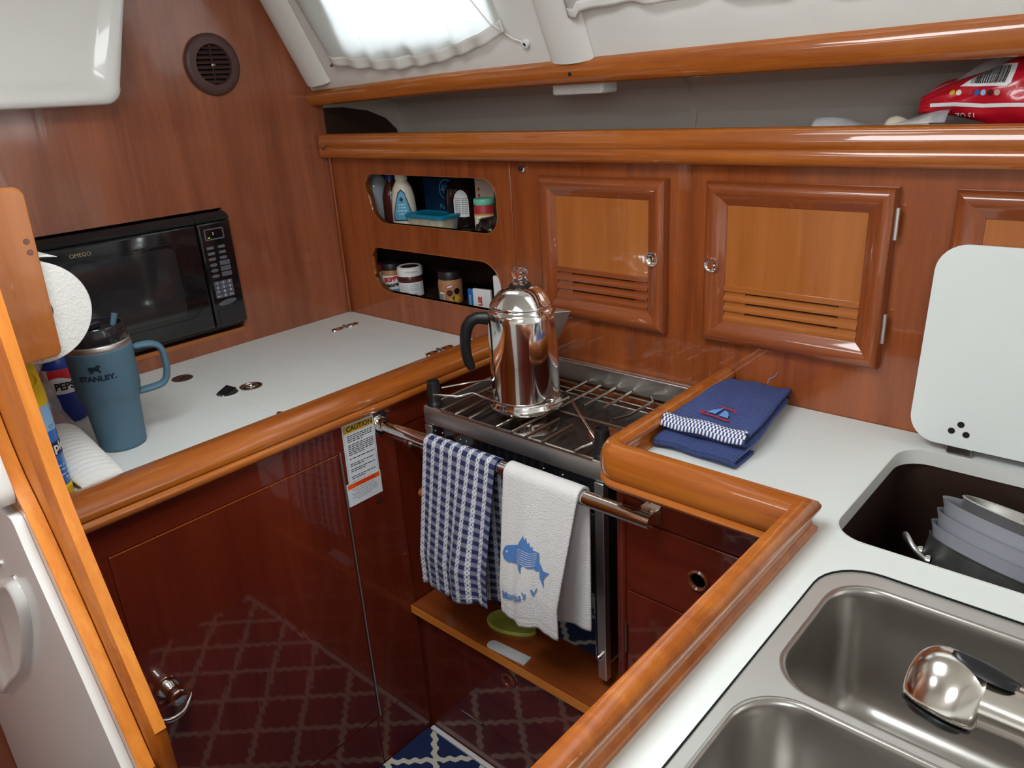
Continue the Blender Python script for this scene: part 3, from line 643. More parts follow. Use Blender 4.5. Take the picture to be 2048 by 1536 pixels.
MB().lathe([(.006, 0), (.005, .004), (.001, .005)], mat=Matrix.Translation((.004, -.288, 1.580)) @ Matrix.Rotation(pi/2, 4, 'Y'), n=16).build('hub', MAT['dulchrome'], t)

# white moulded overhead box on the bulkhead
mb = MB()
def outl(ins, x, rr=.035):
    lp = [(-1.30, 1.95), (-.43-ins*.8, 1.95), (-.475-ins, 1.72), (-.530-ins, 1.545+ins*.6)]
    P = [(-1.30, 1.9499), (-.425-ins, 1.9499), (-.492-ins, 1.700)]
    c = (-.572-ins, 1.541+ins); P += [(c[0]+rr*cos(radians(q)), c[1]+rr*sin(radians(q))) for q in (0, -15, -30, -45, -60, -75, -90)]
    P += [(-1.30, 1.508+ins)]
    return [Vector((x, a, b)) for a, b in P]
mb.rings([outl(0, .002), outl(0, .074), outl(.003, .082), outl(.012, .086), outl(.028, .083), outl(.040, .074), outl(.048, .072)])
t = thing('overhead_moulding', 'white moulded overhead box at the top left corner of the view', 'overhead box', (.04, -.8, 1.51))
mb.build('shell', MAT['gel'], t, auto=60)
plate('dark_window', [rrect(-.90, -.752, 1.590, 1.672, .008)], F_left(.0725), .003, MAT['blackgloss'], t, smooth=False)

# ================================================================ stove bay
t = thing('stove_plinth', 'mahogany base cabinet below the stove with a rounded drop door', 'cabinet', (.86, -.17, 0))
MB().box(.5785, 1.149, -.336, -.002, 0, .361).build('body', W_RED['z'], t, smooth=False)
dl = [(1.145, .352), (.642, .352), (.642, .190)]+[(.642+.060-.060*cos(radians(q)), .188-.060*sin(radians(q))) for q in (15, 30, 45, 60, 75, 90)]+[(1.145, .128)]
d = plate('door', [dl], F_back(-.3362), .0028, W_RED['x'], t, smooth=False)
md = d.modifiers.new('b', 'BEVEL'); md.width = .001; md.segments = 2; md.limit_method = 'ANGLE'
mb = MB(); mb.tube([(.700, -.3395, .1275), (.768, -.3395, .1275)], .0030, 10); mb.build('hinge', MAT['dulchrome'], t)
FR = lambda x, y, z: Matrix.Translation((x, y, z)) @ Matrix.Rotation(pi/2, 4, 'X')
MB().lathe([(.019, 0), (.0195, .003), (.0165, .0055), (.0125, .0035), (.0115, -.008)], mat=FR(.863, -.339, .308), n=36, cap0=False, cap1=False).build('ring_pull', MAT['brownring'], t)
MB().lathe([(.0118, -.0028), (.001, -.0028)], mat=FR(.863, -.3362, .308), n=24).build('pull_hole', MAT['dark'], t)
t = thing('stove_shelf', 'mahogany shelf board under the stove with a pale front edge', 'shelf', (.86, -.18, .362))
MB().box(.5785, 1.149, -.3550, -.002, .362, .383).build('board', W_SHF['x'], t, smooth=False)
MB().box(.5785, 1.149, -.3565, -.3552, .3622, .3828).build('edge_band', W_EDGE['x'], t, smooth=False)
# lime silicone rest and strip of tape
mb = MB(); pts = []
for i in range(40):
    a = 2*pi*i/40; rx = .062*(1 if cos(a) > 0 else 1); ry = .034*(1-.25*cos(a))
    pts.append((cos(a)*rx, sin(a)*ry))
pl_ = lambda a, b, c: Vector((.815+a*cos(.12)-b*sin(.12), -.266+a*sin(.12)+b*cos(.12), c))
mb.rings([[pl_(a, b, .3835) for a, b in pts], [pl_(a*1.02, b*1.02, .388) for a, b in pts], [pl_(a*.95, b*.95, .392) for a, b in pts], [pl_(a*.85, b*.82, .390) for a, b in pts]])
tag(mb.build('spoon_rest', MAT['lime'], auto=60), 'lime green oval silicone rest lying under the stove', 'spoon rest')
pts = rrect(-.055, .050, -.013, .013, (.001, .012, .012, .001))
mb = MB(); f_ = lambda a, b, c: Vector((.868+a*cos(.07)-b*sin(.07), -.3375+a*sin(.07)+b*cos(.07), c))
mb.rings([[f_(a, b, .3832) for a, b in pts], [f_(a, b, .3858) for a, b in pts]])
tag(mb.build('plastic_strip', MAT['tape'], smooth=False), 'frosted white plastic strip on the front edge of the stove shelf', 'strip')

# ================================================================ stove
t = thing('gimbaled_stove', 'stainless marine cooker with black front, hanging between the cabinets', 'stove', (.865, -.15, .41)); ST = t
MB().box(.640, 1.092, -.285, .0-.012, .446, .842).build('oven_body', MAT['black'], t, smooth=False)
mb = MB(); mb.rings([[Vector((x, y, z)) for y, z in ((-.300, .842), (-.302, .846), (-.302, .876), (-.299, .881), (-.293, .881), (-.293, .842))] for x in (.636, 1.098)]); mb.build('front_rim', MAT['steel'], t)
MB().box(.636, .642, -.293, -.012, .842, .881).build('side_rim', MAT['steel'], t, bevel=.0015)
MB().box(1.092, 1.098, -.293, -.012, .842, .881).build('side_rim', MAT['steel'], t, bevel=.0015)
MB().box(.642, 1.092, -.293, -.055, .842, .869).build('hob', MAT['hob'], t, smooth=False)
MB().box(.642, 1.092, -.055, -.012, .842, .850).build('vent_channel', MAT['dark'], t, smooth=False)
for y in (-.056, -.034): MB().box(.660, 1.075, y-.002, y+.002, .866, .871).build('channel_lip', MAT['steel'], t, bevel=.001)
MB().box(.620, 1.149, -.0115, -.001, .880, .927).build('back_guard', MAT['steel'], t, bevel=.002)
MB().box(.620, 1.149, -.022, -.0115, .922, .927).build('back_guard_lip', MAT['steel'], t, bevel=.001)
MB().box(.642, 1.072, -.2965, -.285, .775, .841).build('control_panel', MAT['blackgloss'], t, bevel=.002)
for x in (.690, .800, .955, 1.035):
    k = MB().lathe([(.017, 0), (.0165, .013), (.0145, .016), (.001, .016)], mat=FR(x, -.2968, .802), n=28).build('knob', MAT['black'], t)
    MB().box(x-.002, x+.002, -.318, -.313, .790, .814).build('grip', MAT['black'], k, bevel=.0008)
for x in (.661, .682, .735, .752, .955, 1.0): MB().lathe([(.0016, 0), (.0016, .0004)], mat=FR(x, -.2967, .828), n=8).build('panel_mark', MAT['whitep'], t)
MB().box(.644, 1.070, -.300, -.286, .452, .770).build('oven_door', MAT['glassblk'], t, bevel=.002)
for sx in (0, 1):
    x0 = 1.0745 if sx else .636
    MB().box(x0, x0+.020, -.304, -.288, .409, .840).build('corner_post', MAT['steel'], t, bevel=.0015)
    MB().lathe([(.006, 0), (.006, .007), (.004, .009), (.001, .009)], mat=FR(x0+.007, -.3042, .465), n=18).build('post_knob', MAT['chrome'], t)
MB().box(.640, 1.092, -.286, -.02, .440, .446).build('base_plate', MAT['steel'], t, smooth=False)
MB().tube([(.636, -.333, .690), (1.062, -.333, .690)], .0100, 16).build('oven_handle', W_ORG['x'], t)
for x in (.665, 1.048): MB().tube([(x, -.302, .690), (x, -.330, .690)], .004, 10).build('handle_stud', MAT['steel'], t)
MB().tube([(.5795, -.300, .776), (.635, -.300, .776)], .0065, 12).build('gimbal_pin', MAT['dulchrome'], t)
MB().lathe([(.010, 0), (.010, .004)], mat=Matrix.Translation((.5785, -.300, .776)) @ Matrix.Rotation(pi/2, 4, 'Y'), n=20).build('pin_plate', MAT['steel'], t)
# burners
for i, (x, y, r) in enumerate(((.878, -.232, .042), (1.022, -.185, .030), (.775, -.10, .034))):
    b = MB().lathe([(r+.006, .8692), (r+.005, .871), (r*.8, .8722), (r*.8, .874), (r*.62, .8745), (r*.62, .879), (r*.55, .8805), (r*.2, .8812), (.001, .8812)], (x, y, 0), 40).build('burner', MAT['dulchrome'] if i != 1 else MAT['brownring'], t)
    for k in range(18):
        a = 2*pi*k/18; MB().box(r*.60, r*.635, -.0012, .0012, .875, .878, Matrix.Translation((x, y, 0)) @ Matrix.Rotation(a, 4, 'Z')).build('flame_port', MAT['dark'], b, smooth=False)
# grate
g = .8865; GM = MAT['iron']
MB().tube([(.692, -.302, g-.004), (1.074, -.302, g-.004)], .0030, 8).build('grate_bar', GM, t)
MB().tube([(.692, -.030, g-.004), (1.060, -.030, g-.004)], .0024, 8).build('grate_bar', GM, t)
MB().tube([(.692, -.165, g-.005), (1.074, -.165, g-.005)], .0024, 8).build('grate_bar', GM, t)
for x, segs in ((.694, ((-.306, -.02),)), (.734, ((-.306, -.04),)), (.772, ((-.306, -.19),)), (.847, ((-.306, -.19), (-.09, .0-.015))), (.887, ((-.306, -.02),)), (.922, ((-.306, -.205), (-.128, -.015))), (.962, ((-.306, -.215), (-.115, -.015))), (1.037, ((-.306, -.225),))):
    for a, b in segs: MB().tube([(x, a, g), (x, (a+b)/2, g), (x, b, g)], .0030, 8).build('grate_bar', GM, t)
MB().tube([(1.010, -.150, g), (1.024, -.120, g), (1.026, -.035, g), (1.010, -.018, g+.002)], .0028, 8).build('grate_bar', GM, t)
for x, y in ((.652, -.283), (1.077, -.280)):
    p = MB().lathe([(.017, .8815), (.017, .885), (.0145, .888), (.0135, .890), (.0135, .930), (.0125, .9335), (.011, .934), (.011, .931), (.001, .931)], (x, y, 0), 28).build('clamp_post', MAT['black'], t)
MB().tube([(.668, -.300, .912), (.720, -.278, .912), (.735, -.252, .914), (.800, -.258, .914), (.840, -.262, .914), (.880, -.245, .914), (.915, -.205, .916), (.925, -.175, .922)], .0023, 8).build('pot_clamp', MAT['nickel'], t)
MB().tube([(.662, -.270, .916), (.690, -.215, .916), (.715, -.170, .914), (.735, -.145, .914), (.745, -.120, .914)], .0023, 8).build('pot_clamp', MAT['nickel'], t)
MB().tube([(1.064, -.282, .912), (.985, -.215, .908), (.930, -.168, .906), (.912, -.150, .904)], .0023, 8).build('pot_clamp', MAT['nickel'], t)
MB().tube([(1.064, -.290, .906), (1.045, -.300, .896), (1.036, -.304, .890)], .0023, 8).build('pot_clamp', MAT['nickel'], t)

# ================================================================ coffee pot
PX, PY, PZ = .828, -.192, .8905
t = thing('coffee_percolator', 'shiny steel percolator with glass knob and black handle standing on the stove', 'coffee pot', (PX, PY, PZ))
MB().lathe([(.066, 0), (.0735, .002), (.0750, .007), (.0735, .012), (.0700, .017), (.0685, .024), (.0680, .10), (.0675, .188), (.0660, .198), (.0620, .204), (.0590, .206), (.0590, .209)], (PX, PY, PZ), 96).build('body', MAT['chrome'], t, auto=60)
MB().lathe([(.0610, .2085), (.0620, .2105), (.0600, .214), (.0540, .2225), (.0440, .234), (.0320, .242), (.0200, .246), (.001, .247)], (PX, PY, PZ), 80).build('lid', MAT['chrome'], t, auto=60)
MB().lathe([(.0215, .2455), (.0220, .2480), (.0195, .2505), (.0150, .2505), (.0150, .247)], (PX, PY, PZ), 40).build('gasket', MAT['black'], t)
MB().lathe([(.0135, .2506), (.0145, .256), (.0135, .259), (.0120, .262), (.0140, .266), (.0155, .272), (.0140, .278), (.0090, .281), (.001, .282)], (PX, PY, PZ), 36).build('glass_knob', MAT['glass'], t)
# handle to the left of the picture: direction away from the camera's right
hd = Vector((-.83, -.56, 0)).normalized(); P0 = Vector((PX, PY, PZ))
def hp(r, z): return P0+hd*r+Vector((0, 0, z))
side = hd.cross(Vector((0, 0, 1)))
mb = MB(); rr = []
for r_, z, hw, hh in ((.062, .180, .008, .013), (.072, .183, .009, .013), (.088, .184, .010, .012), (.101, .178, .0115, .012), (.110, .166, .012, .012), (.115, .148, .012, .0115), (.117, .125, .012, .0110), (.1155, .105, .0115, .0105), (.112, .090, .011, .010), (.107, .080, .009, .008), (.105, .077, .005, .005)):
    rr.append((r_, z, hw, hh))
R = []
for i, (r_, z, hw, hh) in enumerate(rr):
    a = rr[max(i-1, 0)]; b = rr[min(i+1, len(rr)-1)]; tx, tz = b[0]-a[0], b[1]-a[1]; l = math.hypot(tx, tz); nx, nz = -tz/l, tx/l
    R.append([hp(r_+nx*hh*sin(q), z+nz*hh*sin(q))+side*hw*cos(q) for q in [2*pi*k/16 for k in range(16)]])
mb.rings(R).build('handle', MAT['black'], t, auto=70)
# spout
sd = Vector((.80, .60, 0)).normalized(); ss = sd.cross(Vector((0, 0, 1)))
mb = MB(); V = lambda r_, z, s_: P0+sd*r_+Vector((0, 0, z))+ss*s_
R = [[V(.058, .135, -.004), V(.0678, .132, 0), V(.058, .135, .004)], [V(.062, .165, -.012), V(.0800, .160, 0), V(.062, .165, .012)], [V(.062, .196, -.017), V(.0960, .193, 0), V(.062, .196, .017)]]
mb.rings(R); mb.build('spout', MAT['steel'], t, smooth=False, bevel=.0012)

# ================================================================ towel rail and towels
t = thing('grab_rail', 'polished steel grab rail across the front of the stove, carrying two towels', 'rail', (.91, -.375, .84))
RY, RZ = -.375, .852
MB().tube([(.590, RY, RZ), (.60, RY, RZ), (.9, RY, RZ), (1.236, RY, RZ)], .0128, 28).build('bar', MAT['chrome'], t)
o = plate('end_plate', [rrect(RY-.016, RY+.016, RZ-.023, RZ+.026, .014)], F_left(.5777), .003, MAT['chrome'], t, smooth=False)
for dz in (.018, -.016): MB().lathe([(.0035, 0), (.0035, .0016), (.001, .002)], mat=Matrix.Translation((.5808, RY, RZ+dz)) @ Matrix.Rotation(pi/2, 4, 'Y'), n=12).build('screw', MAT['dulchrome'], o)
MB().lathe([(.016, 0), (.015, .012), (.0132, .016)], mat=Matrix.Translation((.5805, RY, RZ)) @ Matrix.Rotation(pi/2, 4, 'Y'), n=28, cap1=False).build('socket', MAT['chrome'], t)
o = plate('end_plate', [rrect(1.200, 1.236, RZ-.020, RZ+.027, .010)], F_back(-.3452), .003, MAT['nickel'], t, smooth=False)
MB().lathe([(.0038, 0), (.0038, .0016), (.001, .002)], mat=FR(1.218, -.3483, RZ+.018), n=12).build('screw', MAT['dulchrome'], o)
MB().box(1.204, 1.233, -.372, -.347, RZ+.006, RZ+.0095).build('bracket_arm', MAT['nickel'], t, bevel=.001)

def towel(nm, label, mat, x0, x1, spread, fl, fr_, bl, br, yf, phase, amp, uvw=None, th=.003, R0=.0158, xb=0.0, shift=0.0):
    """front length at left/right, back length left/right; u across, v from the back hem over the rail to the front hem"""
    def S(u, v, off=0):
        lb = bl+(br-bl)*u; lf = fl+(fr_-fl)*u; top = pi*R0; tot = lb+top+lf; s = v*tot
        x = x0+(x1-x0)*u
        if s < lb:
            d = lb-s; k = d/lb; y = RY+R0+.0*k; z = RZ-d; n = Vector((0, 1, 0))
            w = amp*.7*k*sin(7*u+phase+1.3)+amp*.35*k*sin(17*u+phase)
            p = Vector((x+xb*k, y+w+.004*k, z))
        elif s < lb+top:
            a = (s-lb)/R0; n = Vector((0, cos(a), sin(a))); p = Vector((x, RY+R0*cos(a), RZ+R0*sin(a)))
        else:
            d = s-lb-top; k = d/lf; kk = min(1, k*1.3); n = Vector((0, -1, 0))
            w = amp*kk*sin(6.2*u+phase)+amp*.55*kk*sin(15*u+2*phase)+amp*.2*kk*sin(31*u)
            z = RZ-d+.004*kk*sin(9*u+phase)
            p = Vector((x+(u-.5)*spread*kk+shift*kk, RY-R0+yf*kk-abs(amp)*.4*kk+w, z))
        return p+n*off
    mb = MB(); tl = lambda u: (bl+(br-bl)*u)+(fl+(fr_-fl)*u)+pi*R0
    mb.grid(S, 56, 110, lambda u, v: (u*(x1-x0+spread*.5), v*tl(u)))
    o = mb.build(nm, mat, solid=th, auto=180); tag(o, label, 'towel', None)
    def Fd(a, b, c):   # a = across from the left edge in metres, b = distance below the rail top on the front
        u = a/(x1-x0); lb = bl+(br-bl)*u; lf = fl+(fr_-fl)*u; tot = lb+pi*R0+lf
        return S(u, (lb+pi*R0*.5+b)/tot, th/2+c+.0008)
    return o, Fd
o1, F1 = towel('tea_towel', 'navy and white checked tea towel hanging over the left part of the rail', MAT['check'], .730, .918, .006, .318, .288, .345, .330, -.030, .6, .008, th=.0022, xb=-.012, shift=-.016)
o2, F2 = towel('hand_towel', 'white terry towel printed with a blue fish hanging over the right part of the rail', MAT['whitecloth'], .943, 1.105, -.030, .286, .282, .318, .285, -.022, 2.1, .0052, th=.0045, R0=.0172, xb=-.004, shift=-.022)
fish = [(0, 0), (.004, .012), (.010, .019), (.022, .024), (.036, .029), (.044, .042), (.048, .049), (.052, .041), (.055, .047), (.059, .036), (.063, .040), (.066, .031), (.071, .034), (.073, .027), (.084, .024), (.087, .006), (.093, .0), (.097, -.006), (.112, -.003), (.104, -.014), (.101, -.020), (.106, -.034), (.092, -.021), (.090, -.008), (.083, -.010), (.079, -.006), (.066, -.006), (.054, -.002), (.050, -.006), (.052, -.018), (.045, -.011), (.041, -.002), (.028, -.006), (.016, -.009), (.005, -.008)]
ff = lambda a, b, c: F2(a*1.12+.008, .180-b*1.12-.06*a, c+.0010)
decal('printed_fish', fish, ff, MAT['fishblue'], o2, maxlen=.004)
for k in range(7):
    yy = .022-.0038*k
    pts = [(.036+.046*i/12, yy-.0012*k*0+.0015*sin(i*.6)+.0004) for i in range(13)]
    poly = pts+[(a, b-.0009) for a, b in pts[::-1]]
    decal('fish_stripe', poly, lambda a, b, c: ff(a, b, c+.0006), MAT['whitecloth'], o2, cuts=1)
decal('fish_eye', [(.012+.0022*cos(q), .009+.0022*sin(q)) for q in [2*pi*i/10 for i in range(10)]], lambda a, b, c: ff(a, b, c+.0006), MAT['whitecloth'], o2, cuts=1)
text('lettering', "Martha's V", .0230, lambda a, b, c: F2(a+.010, .266-b-.36*a, .0022), MAT['fishblue'], o2, bold=.0004, align='LEFT', xs=1.0, sub=3)
for b0 in (.287, .299):
    mb = MB(); mb.grid(lambda u, v: F2(.162*u, b0+.0011*v, .0004), 50, 1); mb.build('hem_stitch', MAT['lam_edge'], o2)
mb = MB(); mb.grid(lambda u, v: F1(.188*u, (.330-.030*u)-.0008+.0012*v, .0004), 50, 1); mb.build('hem_stitch', MAT['whitep'], o1)

# ================================================================ right cabinet, counter and fiddle
t = thing('drawer_cabinet', 'mahogany cabinet between stove and sink with a drawer and a lower door', 'cabinet', (1.3, -.2, 0))
MB().box(1.150, 1.166, -.343, -.002, .0, .905).build('side_panel', W_RED['y'], t, smooth=False)
MB().tube([(1.158, -.337, 0), (1.158, -.337, .902)], .0105, 20).build('corner_post', W_RED['z'], t)
MB().box(1.166, 1.462, -.340, -.320, .0, .905).build('face', W_RED['z'], t, smooth=False)
MB().box(1.169, 1.460, -.345, -.3405, .826, .900).build('fascia', W_RED['x'], t, bevel=.0008)
d = MB().box(1.172, 1.460, -.346, -.3405, .684, .823).build('drawer', W_RED['x'], t, bevel=.0012)
MB().lathe([(.0175, 0), (.0185, .003), (.0155, .0060), (.0125, .0035), (.0115, -.004)], mat=FR(1.304, -.3462, .758), n=36, cap0=False, cap1=False).build('ring_pull', MAT['brownring'], d)
MB().lathe([(.0118, .0006), (.001, .0006)], mat=FR(1.304, -.3462, .758), n=24).build('pull_hole', MAT['dark'], d)
MB().box(1.172, 1.460, -.346, -.3405, .03, .681).build('door', W_RED['z'], t, bevel=.0012)
MB().tube([(1.170, -.3475, .552), (1.170, -.3475, .612)], .0032, 12).build('hinge', MAT['dulchrome'], t)
MB().box(1.460, 1.476, -1.90, -.336, 0, .905).build('peninsula_panel', W_RED['z'], t, smooth=False)

# well
hx0, hx1, hy0, hy1 = 1.497, 2.08, -.372, -.058
sx0, sx1, sy0, sy1 = 1.524, 2.02, -1.10, -.425
t = thing('worktop', 'pale grey-white laminate worktop around the sink and the open locker', 'worktop', (1.9, -.9, .908))
cut1 = rrect(hx0, hx1, hy0, hy1, .045); cut2 = rrect(sx0, sx1, sy0, sy1, .060)
plate('surface', [[(1.168, -.002), (2.75, -.002), (2.75, -1.9), (1.470, -1.9), (1.470, -.395), (1.205, -.395), (1.180, -.385), (1.168, -.365)], cut1, cut2], F_top(.908), .022, MAT['counter'], t, smooth=False)
mb = MB(); o2_ = rrect(hx0-.0003, hx1+.0003, hy0-.0003, hy1+.0003, .045); i2_ = rrect(hx0+.0015, hx1-.0015, hy0+.0015, hy1-.0015, .0435)
mb.rings([[Vector((x, y, .907)) for x, y in i2_], [Vector((x, y, .9306)) for x, y in i2_], [Vector((x, y, .9306)) for x, y in o2_], [Vector((x, y, .907)) for x, y in o2_]], cap0=False, cap1=False)
mb.build('cut_edge', MAT['rim'], t, auto=50)
mb = MB()
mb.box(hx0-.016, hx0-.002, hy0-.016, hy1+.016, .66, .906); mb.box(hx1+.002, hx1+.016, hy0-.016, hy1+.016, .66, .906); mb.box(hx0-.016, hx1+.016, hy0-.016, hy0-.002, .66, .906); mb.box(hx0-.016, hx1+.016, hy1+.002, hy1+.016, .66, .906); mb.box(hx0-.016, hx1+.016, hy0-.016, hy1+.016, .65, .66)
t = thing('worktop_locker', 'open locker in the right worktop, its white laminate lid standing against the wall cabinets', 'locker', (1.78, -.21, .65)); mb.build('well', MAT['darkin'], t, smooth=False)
# raised lid leaning on the back panel
LT = Matrix.Translation((0, -.040, .9315)) @ Matrix.Rotation(radians(-5.5), 4, 'X')
fl_ = lambda a, b, c: LT @ Vector((a, -c, b))
LD = plate('lid', [rrect(1.500, 2.078, .012, .312, .040)], fl_, .016, MAT['counter'], t, smooth=False)
for (x, z) in ((1.570, .048), (1.559, .036), (1.579, .034)):
    MB().lathe([(.0048, 0), (.0048, .0008)], mat=LT @ Matrix.Translation((x, -.0160, z)) @ Matrix.Rotation(pi/2, 4, 'X'), n=14).build('screw_hole', MAT['dark'], LD)
MB().box(1.556, 1.590, -.014, .002, .000, .012, LT).build('hinge', MAT['dulchrome'], LD, bevel=.001)

# swept fiddle: left leg, front leg, peninsula leg
prof = [(.004, .907), (.000, .911), (-.003, .916), (.000, .922), (.004, .924), (.000, .927), (-.002, .935), (-.002, .955), (.002, .966), (.008, .974), (.016, .978), (.026, .978), (.033, .974), (.037, .967), (.036, .960), (.031, .955), (.028, .949), (.029, .942), (.033, .938), (.035, .936), (.035, .9305), (.034, .902)]
path = [((1.147, -.002), (-1, 0)), ((1.147, -.365), (-1, 0))]
for q in range(1, 10):
    a = radians(180+90*q/10); path.append(((1.147+.045+.045*cos(a), -.365+.045*sin(a)), (cos(a), sin(a))))
path += [((1.192, -.410), (0, -1)), ((1.4550, -.410), (-.88, -1)), ((1.4550, -1.90), (-.88, 0))]
mb = MB(); R = []
for (px, py), (nx, ny) in path: R.append([Vector((px-nx*o_, py-ny*o_, z)) for o_, z in prof])
mb.rings(R)
o = mb.build('counter_fiddle', W_ORG['x'], auto=42); tag(o, 'raised varnished wooden rail with a rounded corner edging the right worktop and sink', 'rail')

# ================================================================ sink
t = thing('double_sink', 'stainless steel double sink set into the right worktop', 'sink', (1.76, -.75, .78)); SK = t
b1 = (1.545, 1.995, -.660, -.452); b2 = (1.540, 1.995, -1.075, -.673)
c2i = rrect(sx0+.0008, sx1-.0008, sy0+.0008, sy1-.0008, .059)
plate('flange', [c2i, rrect(*b1, .050), rrect(*b2, .055)], F_top(.9255), .0022, MAT['flange'], t, smooth=False)
plate('seam', [rrect(sx0-.0002, sx1+.0002, sy0-.0002, sy1+.0002, .0602), rrect(sx0+.0006, sx1-.0006, sy0+.0006, sy1-.0006, .0594)], F_top(.9270), .0032, MAT['dark'], t, smooth=False)
for (x0, x1, y0, y1), rr_, zf in ((b1, .050, .772), (b2, .055, .772)):
    mb = MB(); R = []
    for ins, z, r_ in ((-.002, .9279, rr_), (.0, .9282, rr_), (.002, .9272, rr_), (.0035, .9235, rr_), (.005, .915, rr_-.002), (.009, .87, rr_-.004), (.013, .81, rr_-.006), (.017, zf+.022, rr_-.008), (.021, zf+.011, rr_-.010), (.030, zf+.003, rr_-.014), (.042, zf, rr_-.020)):
        R.append([Vector((x, y, z)) for x, y in rrect(x0+ins, x1-ins, y0+ins, y1-ins, r_, 10)])
    mb.rings(R, cap0=False); bw = mb.build('bowl', MAT['sinksteel'], t, auto=70)
    MB().lathe([(.030, zf+.0012), (.027, zf+.0022), (.022, zf+.0006), (.002, zf+.0006)], ((x0+x1)/2+.03, (y0+y1)/2, 0), 32).build('drain', MAT['steel'], bw)
# faucet
t = thing('sink_faucet', 'brushed nickel mixer tap with a bulbous spray head over the sink', 'faucet', (1.96, -.80, .93))
H = Vector((1.7116, -.7440, 1.0720)); ax = Vector((-.16, -.50, -.86)).normalized()
q = Vector((0, 0, -1)).rotation_difference(ax).to_matrix().to_4x4(); HM = Matrix.Translation(H) @ q
MB().lathe([(.0235, -.0225), (.0258, -.016), (.0268, -.004), (.0262, .006), (.0235, .0150), (.0180, .0215), (.010, .0250), (.001, .0256)], n=48, mat=HM).build('spray_head', MAT['nickel'], t, auto=70, sub=1)
MB().lathe([(.017, -.0275), (.0190, -.0262), (.0200, -.0225), (.0240, -.0222), (.0240, -.0210)], n=40, mat=HM).build('spray_face', MAT['black'], t)
E1 = Vector((1.7560, -.7345, 1.0635)); E2 = Vector((1.800, -.727, 1.050)); E3 = Vector((1.880, -.722, 1.034)); E4 = Vector((1.955, -.735, 1.000)); E5 = Vector((1.975, -.75, .9305))
MB().tube([H+(E1-H)*.20, H+(E1-H)*.55, E1, E2, E3, E4, (E4+E5)/2+Vector((.008, 0, 0)), E5], .0182, 28, taper=[1.12, 1.05, 1.0, 1.0, 1.0, 1.05, 1.1, 1.2]).build('spout', MAT['nickel'], t, auto=80)
up = Vector((-.25, .10, .96)); mb = MB(); R = []
A0 = H+Vector((-.002, .001, .0240)); A1 = H+Vector((.040, .006, .0125)); dirv = (A1-A0).normalized(); sv = dirv.cross(up).normalized(); nv = sv.cross(dirv)
N = 14
for i in range(N+1):
    k = i/N; wdt = .0098*math.sqrt(max(1-(2*k-1)**2, 0.0001)); R.append([A0+(A1-A0)*k+nv*(.0052+.0016*sin(pi*k))*1.0*(1 if sin(a_) > 0 else 0)*abs(sin(a_))+sv*wdt*cos(a_)+nv*.001 for a_ in [2*pi*j/12 for j in range(12)]])
mb.rings(R).build('button', MAT['black'], t, auto=70)
MB().lathe([(.032, .9303), (.032, .934), (.026, .940), (.022, .944)], (1.975, -.75, 0), 36).build('base', MAT['nickel'], t)

# ================================================================ rug and floor strip
rx0, rx1, ry0, ry1 = .5795, 1.44, -2.3, -.352
mb = MB(); mb.grid(lambda u, v: Vector((rx0+(rx1-rx0)*u, ry0+(ry1-ry0)*v, .0105)), 2, 2, lambda u, v: (((rx0+(rx1-rx0)*u)-.667)/.082, ((ry0+(ry1-ry0)*v)+.410)/.074))
t = thing('rug', 'navy rug with a cream trellis pattern on the cabin sole', 'rug', (1.0, -1.3, 0))
mb.build('pile', MAT['rug'], t, smooth=False)
MB().box(rx0, rx1, ry0, ry1, .0, .0102).build('backing', MAT['colablue'], t, smooth=False)
struct(MB().box(.585, 1.45, -.350, -.3375, .0, .012).build('baseboard_stove', MAT['white'], bevel=.002), 'white sill strip at the foot of the stove cabinet', 'baseboard')

# ================================================================ insulated tumbler
TX, TY = .372, -.803
t = thing('insulated_tumbler', 'tall slate blue handled tumbler standing on the left worktop', 'tumbler', (TX, TY, CT))
MB().lathe([(.0370, 0), (.0395, .002), (.0400, .006), (.0455, .088), (.0470, .096), (.0510, .104), (.0525, .112), (.0545, .186), (.0540, .189), (.0525, .190)], (TX, TY, CT+.0003), 72).build('body', MAT['bluemug'], t, auto=60)
MB().lathe([(.0530, .1895), (.0532, .1905), (.0532, .1985), (.0520, .2000), (.0500, .2005)], (TX, TY, CT), 72).build('steel_rim', MAT['steel'], t)
MB().lathe([(.0500, .2000), (.0508, .202), (.0500, .226), (.0480, .2295), (.0455, .2285), (.0450, .222), (.001, .222)], (TX, TY, CT), 60).build('lid', MAT['clearblk'], t)
MB().box(-.010, .010, -.040, .010, .222, .234, Matrix.Translation((TX, TY, CT)) @ Matrix.Rotation(.4, 4, 'Z')).build('lid_slider', MAT['clearblk'], t, bevel=.003)
MB().tube([(TX+.010, TY+.030, CT+.222), (TX+.012, TY+.036, CT+.242)], .0052, 14).build('spout_tip', MAT['bluemug'], t)
hdv = Vector((.30, .953, 0)); T0 = Vector((TX, TY, CT))
pp = []
def hpt(r, z): return T0+hdv*r+Vector((0, 0, z))
ctrl = [(.050, .176), (.072, .178), (.088, .176), (.098, .168), (.101, .155), (.1015, .138), (.1005, .122), (.097, .108), (.090, .099), (.080, .096), (.062, .094), (.036, .093)]
mb = MB(); R = []
sdv = hdv.cross(Vector((0, 0, 1)))
for i, (r_, z) in enumerate(ctrl):
    a = ctrl[max(i-1, 0)]; b = ctrl[min(i+1, len(ctrl)-1)]; tx, tz = b[0]-a[0], b[1]-a[1]; l = math.hypot(tx, tz); nx, nz = -tz/l, tx/l
    R.append([hpt(r_+nx*.0062*cos(q), z+nz*.0062*cos(q))+sdv*.0115*sin(q) for q in [2*pi*k/20 for k in range(20)]])
mb.rings(R).build('handle', MAT['bluemug'], t, auto=80, sub=1)
rt = lambda z: .0525+(.0545-.0525)*((z-CT-.112)/.074)
